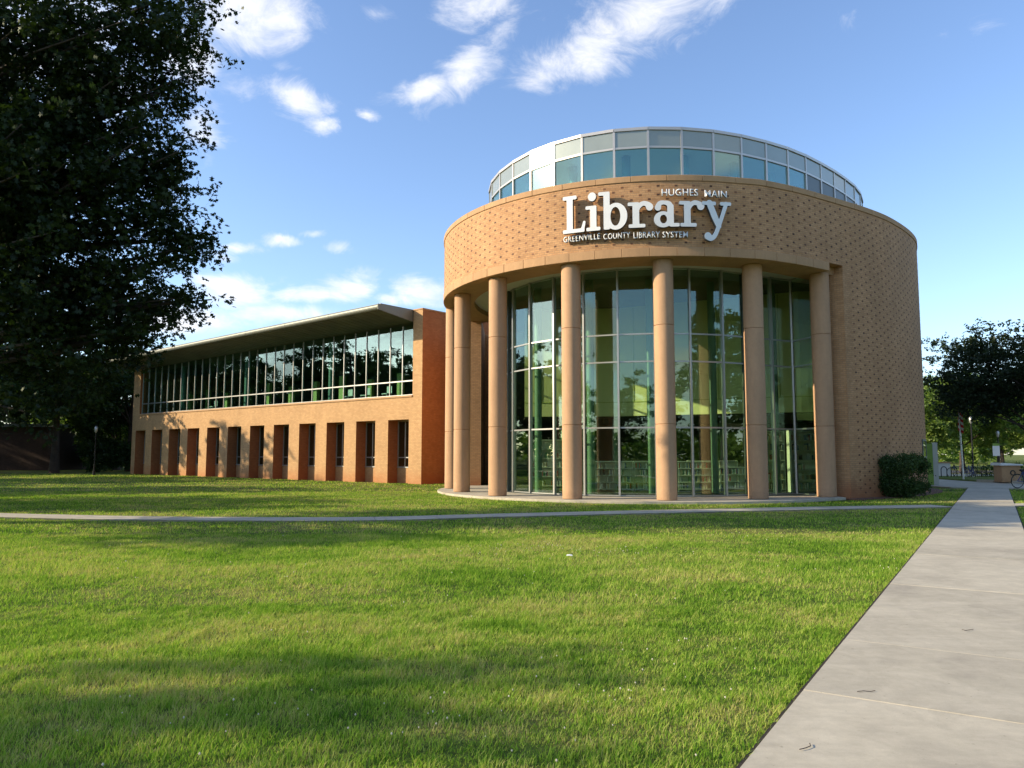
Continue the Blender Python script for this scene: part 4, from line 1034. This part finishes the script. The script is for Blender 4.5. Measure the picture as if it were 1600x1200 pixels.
LT = [((-39.7, 67), KA, 1.0, 'dark tree with a straight trunk standing just right of the low dark building'), ((-36.2, 73), KB, 1.0, 'dark tree with low boughs right beside the brick corner of the wing'),
      ((-44.5, 62), KA, 1.05, 'dark tree at the left picture edge beyond the lawn'), ((-41.0, 80), KB, 1.15, 'dark tree between the straight trunk and the wing corner, farther back'), ((-50, 69), KA, 1.1, 'dark tree in front of the low dark building at far left'),
      ((-62, 96), KB, 1.2, 'dark tree behind the low dark building at the left picture edge'), ((-37, 86), KB, 1.05, 'dark tree rising behind the far end of the wing roof')]
for i, (p, K, sc, lb) in enumerate(LT): tree('shade_tree', lb, p, K[0], K[1], i * 1.3, (sc, sc, sc), G1)
# trees left of the frame: they throw the long shadows across the lawn and stand in the wing's glass
G2 = 'trees west of the lawn outside the view'
for i, (x, y, K, sc) in enumerate([(-66, 66, KA, 1.15), (-78, 70, KA, 1.2), (-70, 56, KB, 1.1), (-50, 33, KA, .95), (-58, 41, KB, 1.15), (-75, 45, KA, 1.25), (-90, 52, KB, 1.3), (-85, 34, KA, 1.0), (-27.5, 1.3, KE, 1.0), (-62, 18, KD, 1.1), (-47, 47, KA, 1.05), (-32.5, 33.6, KB, .78), (-27.5, 24.4, KD, 1.0), (-95, 12, KB, 1.0), (-88, 66, KA, 1.2), (-100, 80, KA, 1.2)]):
    tree('shade_tree', 'tall tree of the group standing west of the lawn, left of the view', (x, y), K[0], K[1], i * 2.1, (sc, sc, sc), G2)
G3 = 'trees behind the viewpoint'  # unseen; eastern ones added and sizes raised to cut sky light on the drum
for i, (x, y, K, sc) in enumerate([(-30, -32, KA, 1.1), (-12, -40, KB, 1.0), (4, -46, KC, 1.2), (20, -38, KA, 1.1), (36, -30, KC, 1.1), (52, -18, KB, 1.2), (-50, -26, KC, 1.2), (60, 2, KA, 1.3), (33, 6, KA, 1.15), (44, 20, KB, 1.3), (30, -12, KB, 1.2), (58, 30, KA, 1.2)]):
    tree('unseen_tree', 'unseen tree of the set behind and east of the viewpoint, for glass reflections and dimmer sky light', (x, y), K[0], K[1], i * 1.7, (sc, sc, sc), G3)
# bright small trees seen under the oak
tree('sunlit_tree', 'small light green tree in the sun between the dark trunks at far left', (-50.0, 88), KD[0], KD[1], 0, (1, 1, .9))
tree('sunlit_tree', 'light green tree far behind the dark trunks left of the wing', (-44, 94), KC[0], KC[1], 1, (.9, .9, .8))
# right-hand side
rl = random_lobes(31, 9.9, 5.6, 2.9, 34, .45, .34)
rl += [(-5.0, 0, 5.0, 1.1, 1.1, .45), (-4.2, -.6, 5.9, 1.3, 1.2, .5), (-3.2, 0, 7.3, 1.3, 1.2, .5), (-4.4, .3, 4.2, 1.0, 1.0, .35), (-2.2, 0, 8.6, 1.2, 1.1, .5)]
RT = (trunk_mesh('trunk', 7.5, .2, rl, 31, (.3, 0), 20), make_crown('crown', rl, 60000, .17, 31, 'leaf_plum', 'plain', .35, 12, .48, 14))
tree('plaza_tree', 'dark round crowned tree at the right edge beside the plaza', (29.8, 43.5), RT[0], RT[1])
FT = [((33, 62), KD, .95, 'green tree behind the flagpole, nearest the rotunda'), ((38.5, 66), KC, .9, 'dark green tree left of the street lamp beyond the plaza'), ((47, 74), KD, 1.0, 'light green tree right of the street lamp beyond the plaza'),
      ((53, 76), KC, .75, 'pale green bushy tree at the right edge beyond the plaza'), ((60, 95), KC, 1.0, 'far green tree at the right edge, behind the others'), ((50, 98), KD, 1.2, 'far green tree seen between lamp and flagpole'), ((40, 90), KC, 1.0, 'far tree directly behind the flagpole'), ((68, 90), KC, 1.1, 'far green tree outermost to the right')]
for i, (p, K, sc, lb) in enumerate(FT): tree('street_tree', lb, p, K[0], K[1], i * 2.3, (sc, sc, sc), 'trees beyond the plaza')
for i, (x_, y_, sc, lb) in enumerate([(-36.9, 70.5, 1.2, 'dark low bush beside the brick corner of the wing'), (-39.5, 75, 1.5, 'dark bush under the trees between the straight trunk and the wing'), (-43.5, 82, 1.5, 'dark bush farther back under the trees left of the wing')]):
    bs_ = thing('bush', lb, 'bush', (x_, y_, 0), i, 'dark bushes under the left trees'); bs_.scale = (sc, sc, sc)
    if i == 0: blb = [(rnd.uniform(-1.5, 1.5), rnd.uniform(-1, 1), rnd.uniform(.4, 1.9), .7, .7, .5) for _ in range(16)]; bme = make_crown('foliage', blb, 6000, .2, 91, 'leaf_dark', 'plain', .3, 10, .4)
    o = bpy.data.objects.new('foliage', bme); COL.objects.link(o); o.parent = bs_; o['kind'] = 'stuff'
wr = random.Random(12); wl = []
for i in range(560):
    an = wr.uniform(0, 2 * math.pi); rr_ = wr.uniform(150, 230); wl.append((math.cos(an) * rr_, math.sin(an) * rr_, wr.uniform(1, 6.5), wr.uniform(5, 9), wr.uniform(5, 9), wr.uniform(3, 4.5)))
wo_ = link('woodland', make_crown('woodland', wl, 110000, 1.5, 92, 'leaf_mid', 'plain', 1.6, 6, .5), []); tag(wo_, 'belt of far green trees closing the horizon all round', 'woodland', kind='stuff')
hb = [(x_, math.sin(x_) * .2, .55, .55, .45, .5) for x_ in np.arange(-9, 9.1, .6)]
hedge = thing('hedge', 'low dark clipped hedge running behind the brick planter pier', 'hedge', (41, 54, 0), R(8)); 
ho = bpy.data.objects.new('foliage', make_crown('foliage', hb, 16000, .09, 61, 'leaf_shrub', 'plain', .18, 8, .4)); COL.objects.link(ho); ho.parent = hedge; ho['kind'] = 'stuff'

# the clipped shrub against the drum
rs = np.random.default_rng(77)
n = 1500; base = rs.uniform(-1, 1, (n, 3))
lob = []
for i in range(120):
    q = rs.normal(size=3); q /= np.linalg.norm(q); q = np.sign(q) * np.abs(q) ** 0.55; lob.append((q[0] * .66, q[1] * .62, .86 + q[2] * .62, .22, .22, .2))
lob.append((0, 0, .85, .62, .6, .6))
shrub = thing('shrub', 'rounded dark green clipped shrub against the base of the brick drum', 'shrub', (14.75, 29.15, 0), R(37))
so = bpy.data.objects.new('foliage', make_crown('foliage', lob, 26000, .065, 78, 'leaf_shrub', 'plain', .12, 8, .35)); COL.objects.link(so); so.parent = shrub; so['kind'] = 'stuff'
mb = MB(); [mb.tube([(0, 0, 0), (math.cos(k) * .2, math.sin(k) * .2, .5), (math.cos(k) * .4, math.sin(k) * .4, 1.1)], [.03, .02, .01], 5) for k in range(0, 6)]; mb.build('stem', 'bark', shrub)
# mulch bed along the wall foot
Pm = OUT[ic - 2:ic + 40]; mbm = ring_slab(offset(Pm, 0.55), offset(Pm, 0.02), 0.0, 0.045).build('mulch_bed', 'mulch'); tag(mbm, kind='structure')

# ------------------------------------------------------------------ grass
def poly_d(P, x, y):
    P = np.array([(p[0], p[1]) for p in P]); d = np.full(x.shape, 1e9)
    for (ax, ay), (bx, by) in zip(P, P[1:]):
        L2 = (bx - ax) ** 2 + (by - ay) ** 2; t_ = np.clip(((x - ax) * (bx - ax) + (y - ay) * (by - ay)) / L2, 0, 1)
        d = np.minimum(d, np.hypot(x - ax - t_ * (bx - ax), y - ay - t_ * (by - ay)))
    return d
vn = np.random.default_rng(5).uniform(0, 1, (64, 64))
def vnoise(x, y, s):
    x = x * s; y = y * s; i = np.floor(x).astype(int); j = np.floor(y).astype(int); fx = x - i; fy = y - j; fx = fx * fx * (3 - 2 * fx); fy = fy * fy * (3 - 2 * fy)
    g_ = lambda a, b_: vn[a % 64, b_ % 64]
    return (g_(i, j) * (1 - fx) + g_(i + 1, j) * fx) * (1 - fy) + (g_(i, j + 1) * (1 - fx) + g_(i + 1, j + 1) * fx) * fy
def ok_lawn(x, y, pad=0.0):
    d = (x - PL0.x) * NRM.x + (y - PL0.y) * NRM.y
    k_ = ((d < -0.012 - 0.02 * vnoise(x, y, 9.0)) | (d > WPATH + 0.012)) | (y > 38)
    k_ &= poly_d(CROSS, x, y) > CW / 2 - 0.05 * vnoise(x, y, 5.0); k_ &= poly_d(CROSS2, x, y) > CW / 2 - 0.02
    k_ &= (np.hypot(x - C1.x, y - C1.y) > 9.06)
    # behind the drum wall and inside buildings
    Pd = np.array([(p.x, p.y) for p in OUT[ic:]]); 
    k_ &= ~((x > 10.5) & (y > np.interp(x, [10.5, 11.5, 12.35, 13.75, 15.2, 16.95, 18.2, 19.1, 19.6], [26.7, 27.2, 27.6, 28.6, 29.7, 31.5, 33.3, 35.5, 38.5]) - .0) & (x < 19.7))
    dd = Vector((math.cos(WAZ), math.sin(WAZ))); s_ = (x - A.x) * dd.x + (y - A.y) * dd.y; o_ = (x - A.x) * (-dd.y) + (y - A.y) * dd.x
    k_ &= ~((o_ < 0.02) & (s_ > -0.1) & (s_ < 34.7)); k_ &= ~((x > -3.2) & (x < 18) & (y > 36))
    k_ &= ~((x > 20) & (y > 36.5))
    return k_
def blades(n, ymin, ymax, h0, w_, seed, segs):
    r_ = np.random.default_rng(seed)
    # uniform over the visible wedge of ground
    y = np.sqrt(r_.uniform(ymin ** 2, ymax ** 2, n)); x = r_.uniform(-.74, .74, n) * y + r_.uniform(-.3, .3, n)
    k_ = ok_lawn(x, y); x = x[k_]; y = y[k_]
    lush = vnoise(x * .6 + 3, y + 7, .5) * .55 + vnoise(x, y, 1.7) * .45; clump = vnoise(x + 9, y, 7.0) * .6 + vnoise(x + 5, y + 2, 17.0) * .4
    keep = r_.uniform(0, 1, len(x)) < 0.55 + 0.9 * clump * lush * 1.6; x = x[keep]; y = y[keep]; lush = lush[keep]; clump = clump[keep]
    m = len(x); z = np.array([0.0]) if m == 0 else 0.03 * np.sin(x * 0.31 + y * 0.5) * np.sin(y * 0.42 - x * 0.1) * np.clip((14.5 - y) / 6, 0, 1) * np.clip((y - 1) / 3, 0, 1)
    h = h0 * (0.25 + 0.75 * lush + 1.0 * clump ** 1.5) * r_.uniform(.45, 1.4, m); th = r_.uniform(0, 2 * np.pi, m); ln = r_.uniform(0.15, 0.95, m) * h
    bx = np.cos(th) * ln + 0.12 * h; by = np.sin(th) * ln; wa = th + np.pi / 2 + r_.normal(0, .4, m); wx = np.cos(wa) * w_ * .5 * r_.uniform(.7, 1.4, m); wy = np.sin(wa) * w_ * .5
    z = z - 0.01
    if segs == 2:
        V_ = np.stack([np.stack([x - wx, y - wy, z], 1), np.stack([x + wx, y + wy, z], 1), np.stack([x + bx * .4 + wx * .8, y + by * .4 + wy * .8, z + h * .6], 1), np.stack([x + bx * .4 - wx * .8, y + by * .4 - wy * .8, z + h * .6], 1), np.stack([x + bx, y + by, z + h * .95], 1)], 1)
        F_ = (np.arange(m)[:, None, None] * 5 + np.array([(0, 1, 2), (0, 2, 3), (3, 2, 4)])[None]).reshape(-1, 3)
    else:
        V_ = np.stack([np.stack([x - wx, y - wy, z], 1), np.stack([x + wx, y + wy, z], 1), np.stack([x + bx, y + by, z + h], 1)], 1)
        F_ = (np.arange(m)[:, None, None] * 3 + np.array([(0, 1, 2)])[None]).reshape(-1, 3)
    return V_.reshape(-1, 3), F_
parts = [blades(300000, 3.2, 8.5, .052, .0052, 1, 2), blades(290000, 8.5, 16, .050, .011, 2, 1), blades(230000, 16, 34, .050, .024, 3, 1), blades(80000, 34, 64, .055, .06, 4, 1)]
Vg = []; Fg = []; o_ = 0
for a, b_ in parts: Vg.append(a); Fg.append(b_ + o_); o_ += len(a)
print('TRIS grass', sum(len(b_) for a, b_ in parts))
gr = link('grass', fast_mesh('grass', np.concatenate(Vg), np.concatenate(Fg)), 'grass'); tag(gr, 'short mown green grass with dry yellowish patches covering the lawn', 'grass', kind='stuff')
# clover heads
cl = MB(); rc = random.Random(9); cnt = 0
while cnt < 230:
    if rc.random() < .6:
        cx, cy = rc.choice([(1.2, 13.1), (.4, 13.6), (2.2, 12.9), (-.3, 13.0), (4.9, 15.5), (.9, 5.4), (1.4, 6.5), (-.6, 4.6), (2.0, 5.2), (5.0, 11.0), (-1.5, 4.9)]); x = rc.gauss(cx, .45); y = rc.gauss(cy, .28)
    else: y = rc.uniform(4, 16); x = rc.uniform(-.6, .6) * y
    if not ok_lawn(np.array([x]), np.array([y]))[0]: continue
    z = ground_z(x, y); r0 = rc.uniform(.0035, .0065) * (1 + y * .03); hh = rc.uniform(.03, .055)
    cl.tube([(x, y, z + hh), (x, y, z + hh + r0 * .9), (x, y, z + hh + r0 * 1.9)], [r0 * .6, r0, r0 * .4], 5); cnt += 1
co = cl.build('clover_flowers', 'clover'); tag(co, 'tiny whitish clover heads scattered in the mown grass', 'clover', kind='stuff')
# litter and twigs
lp = Vector((0.905, 12.35)) 
mb = MB(); mb.add([(-.05, 0, .05), (.055, -.02, .047), (.045, .03, .065), (-.035, .035, .06), (0, .012, .07)], [(0, 1, 4), (1, 2, 4), (2, 3, 4), (3, 0, 4)]); lo = mb.build('paper_scrap', 'white_paint', None, (lp.x, lp.y, 0.0)); tag(lo, 'small crumpled white paper scrap lying in the grass before the middle column', 'litter')
def twig(x, y, pts, lab_):
    o = MB().tube([(a, b_, .004) for a, b_ in pts], [.0025] * len(pts), 5).build('twig', 'bark', None, (x, y, .05)); tag(o, lab_, 'twig', 'twigs lying on the path')
twig(1.62, 4.35, [(-.06, -.02), (-.02, 0), (.02, .03), (.03, .07)], 'small dark twig on the concrete path nearest the grass edge, bottom of view')
twig(2.38, 5.35, [(-.05, 0), (0, .015), (.04, .0), (.08, .02)], 'forked dark twig on the path close to the grass, second from the bottom')
twig(4.15, 7.15, [(-.04, .04), (-.03, 0), (.03, .03), (.07, .05)], 'v shaped brown twig lying mid path, farthest of the twigs')

# ------------------------------------------------------------------ small things beyond
def P3(u, v, y): d = px_dir(u, v); k_ = y / d.y; return (d.x * k_, y, EYE + d.z * k_)
# green and grey entrance screen
x0 = P3(1454, 740, 40)[0]
sc_ = thing('entrance_screen', 'upright lime green and grey panel standing beside the rotunda', 'panel', (21.9, 40.3, 0), R(-12))
MB().box(-.26, .06, -.05, .05, 0.05, 2.2).build('green_panel', 'sage', sc_); MB().box(.062, .30, -.06, .06, 0.05, 2.25).build('grey_panel', 'frame', sc_)
# flagpole
fp = thing('flagpole', 'slim steel flagpole with a drooping striped flag beside the plaza', 'flagpole', (*P3(1505, 740, 47)[:2], 0))
mb = MB(); mb.tube([(0, 0, 0), (0, 0, .05), (-.12, 0, 7.2)], [.06, .05, .03], 10); mb.build('pole', 'steel', fp)
for k in range(7):
    mb = MB(); z1 = 4.25 - k * .17 
    v = []; f = []
    for i in range(7):
        x_ = -.02 - .10 + i * .045; y_ = .05 * math.sin(i * 1.6 + k * .3); v += [(x_ - k * .004, y_, z1 - i * .03), (x_, y_ + .01, z1 - .168 - i * .03)]
    for i in range(6): f.append((2 * i, 2 * i + 1, 2 * i + 3, 2 * i + 2))
    mb.add(v, f); o = mb.build('flag_stripe', 'flag_red' if k % 2 == 0 else 'flag_white', fp); sm_ = o.modifiers.new('s', 'SOLIDIFY'); sm_.thickness = .006
mb = MB(); mb.tube([(-.09, 0, 4.55), (-.02, .03, 4.4), (.0, .02, 4.26)], [.06, .09, .06], 7); mb.build('flag_canton', 'flag_blue', fp)
# lamp posts
def lamp(u, y, h, label):
    l = thing('street_lamp', label, 'street lamp', (*P3(u, 735, y)[:2], 0), 0, 'lamp posts round the library')
    MB().tube([(0, 0, 0), (0, 0, .35), (0, 0, .36), (0, 0, h)], [.11, .10, .05, .04], 10).build('pole', 'black_metal', l)
    MB().tube([(0, 0, h), (0, 0, h + .12), (0, 0, h + .4), (0, 0, h + .52)], [.05, .11, .13, .04], 10).build('globe', 'frame', l)
    MB().tube([(0, 0, h + .521), (0, 0, h + .6)], [.1, .02], 8).build('cap', 'black_metal', l)
lamp(1521, 57, 3.9, 'dark lamp post behind the flagpole, under the dark tree crown'); lamp(1562, 62, 3.0, 'dark lamp post with small banner near the right edge'); lamp(147, 60, 3.3, 'lamp post with pale globe among the dark trees left of the wing')
x_, y_, z_ = P3(1557, 712, 61.9); bn = thing('street_banner', 'small white and green banner hanging beside the right lamp post', 'banner', (x_, y_, 0))
MB().box(-.28, .28, -.01, .01, 1.5, 2.3).build('cloth', 'white_paint', bn); MB().box(-.28, .28, -.014, .014, 2.301, 2.5).build('band', 'sage', bn)
# planter pier
pp = thing('planter_pier', 'low stone block pier with sloping white cap and dark round emblem near the kerb', 'pier', (*P3(1574, 745, 43)[:2], 0), R(-4))
MB().box(-.5, .5, -.4, .4, .1, 1.02).build('body', 'trim_stone', pp); mb = MB(); mb.add([(-.6, -.5, 1.021), (.6, -.5, 1.021), (.6, .5, 1.021), (-.6, .5, 1.021), (-.6, -.5, 1.17), (.6, -.5, 1.09), (.6, .5, 1.09), (-.6, .5, 1.17)], [(3, 2, 1, 0), (4, 5, 6, 7), (0, 1, 5, 4), (1, 2, 6, 5), (2, 3, 7, 6), (3, 0, 4, 7)]); mb.build('cap', 'white_paint', pp)
mb = MB(); mb.ring((0.08, -.41, .62), .12, .03, 'y', 14, 5); mb.build('emblem', 'dark_wall', pp)
# pale low wall
lw = thing('low_wall', 'short pale plastered wall beside the lime green panel beyond the plaza', 'wall', (*P3(1474, 740, 56)[:2], 0)); MB().box(-.45, .45, -.15, .15, 0, 1.0).build('body', 'plaster_white', lw); MB().box(-.5, .5, -.2, .2, 1.001, 1.08).build('cap', 'trim_stone', lw)
# bicycles and racks
def bicycle(x, y, rz, label, group='bicycles beyond the rotunda', lean=.06):
    b0 = thing('bicycle', label, 'bicycle', (x, y, .05), rz, group); b0.rotation_euler = (lean, 0, rz)
    for cx in (-.52, .52):
        wv = bpy.data.objects.new('wheel', None); COL.objects.link(wv); wv.parent = b0; wv.location = (cx, 0, .34)
        MB().ring((0, 0, 0), .32, .022, 'y', 24, 6).build('tyre', 'rubber', wv)
        mb = MB(); mb.ring((0, 0, 0), .295, .010, 'y', 24, 5)
        for k in range(12): a = k * math.pi / 6; mb.tube([(0, 0, 0), (.295 * math.cos(a), 0, .295 * math.sin(a))], [.003, .003], 4)
        mb.build('rim', 'steel', wv)
    mb = MB(); Z = lambda x_, z__: (x_, 0, z__)
    for a, b_ in ((Z(-.52, .34), Z(-.12, .30)), (Z(-.12, .30), Z(-.25, .80)), (Z(-.52, .34), Z(-.22, .74)), (Z(-.12, .30), Z(.34, .70)), (Z(-.22, .74), Z(.32, .78)), (Z(.31, .86), Z(.52, .34))): mb.tube([a, b_], [.018, .018], 6)
    mb.build('frame', 'flag_blue', b0)
    MB().tube([(-.38, 0, .84), (-.25, 0, .85), (-.12, 0, .84)], [.05, .06, .02], 8).build('saddle', 'rubber', b0)
    MB().tube([(.36, -.26, .93), (.31, -.08, .95), (.31, .08, .95), (.36, .26, .93)], [.014] * 4, 6).build('handlebar', 'black_metal', b0)
    mb = MB(); mb.ring((-.12, .03, .30), .09, .012, 'y', 14, 5); mb.build('chainring', 'steel', b0)
bicycle(24.2, 36.35, R(8), 'bicycle parked on the grass at the right edge, only its front wheel in view')
bicycle(*P3(1490, 740, 52)[:2], R(60), 'dark bicycle leaning at the rack left of the flagpole'); bicycle(*P3(1516, 740, 51.5)[:2], R(80), 'dark bicycle at the rack just right of the flagpole'); bicycle(*P3(1498, 740, 53)[:2], R(120), 'dark bicycle at the rack behind the flagpole')
rk = thing('bicycle_rack', 'row of dark metal hoops of the bicycle rack on the plaza', 'bicycle rack', (*P3(1502, 740, 52.3)[:2], 0), R(3))
for k in range(5):
    pts = [(-1.4 + k * .7, 0, .05), (-1.4 + k * .7, 0, .6)] + [(-1.4 + k * .7 + .2 - .2 * math.cos(a), 0, .6 + .2 * math.sin(a)) for a in np.linspace(0.3, math.pi, 7)] + [(-1.0 + k * .7, 0, .05)]
    MB().tube(pts, [.03] * len(pts), 6).build('hoop', 'black_metal', rk)
# low dark building behind the left trees
lb_ = thing('low_building', 'low dark brick building in the shade behind the left trees', 'building', (-52.6, 78, 0))
MB().box(-14, 6.2, 0, 14, 0, 4.4).build('wall', 'brick_old', lb_, uv=True); MB().box(-14.3, 6.5, -.3, 14.3, 4.401, 4.7).build('roof_edge', 'frame_dark', lb_)
# cars far behind the left trees
def car(x, y, rz, mat, label):
    c_ = thing('parked_car', label, 'car', (x, y, .03), rz, 'cars parked beyond the left trees')
    mb = MB(); prof = [(-2.2, .3), (-2.25, .75), (-1.9, .95), (-1.3, 1.0), (-.75, 1.42), (.7, 1.45), (1.5, 1.0), (2.2, .9), (2.25, .3)]
    v = [(a, s_ * (.86 if z < 1.1 else .68), z) for s_ in (-1, 1) for a, z in prof]; n = len(prof)
    f = [tuple(range(n)), tuple(range(2 * n - 1, n - 1, -1))] + [(i, n + i, n + (i + 1) % n, (i + 1) % n) for i in range(n)]
    mb.add(v, f); bevel(mb.build('body', mat, c_), .05, 2)
    for s_ in (-1, 1):
        MB().add([(-1.1, s_ * .80, 1.04), (1.25, s_ * .80, 1.04), (.65, s_ * .72, 1.38), (-.7, s_ * .72, 1.37)], [(0, 1, 2, 3)]).build('window', 'frame_dark', c_)
        for a in (-1.4, 1.4): MB().tube([(a, s_ * .70, .32), (a, s_ * .90, .32)], [.32, .32], 16).build('wheel', 'rubber', c_)
car(-53.5, 97, R(4), 'steel', 'silver car parked beyond the lawn, right of the straight dark trunk'); car(-49.3, 97.5, R(2), 'white_paint', 'white car parked beyond the lawn, second right of the straight dark trunk')
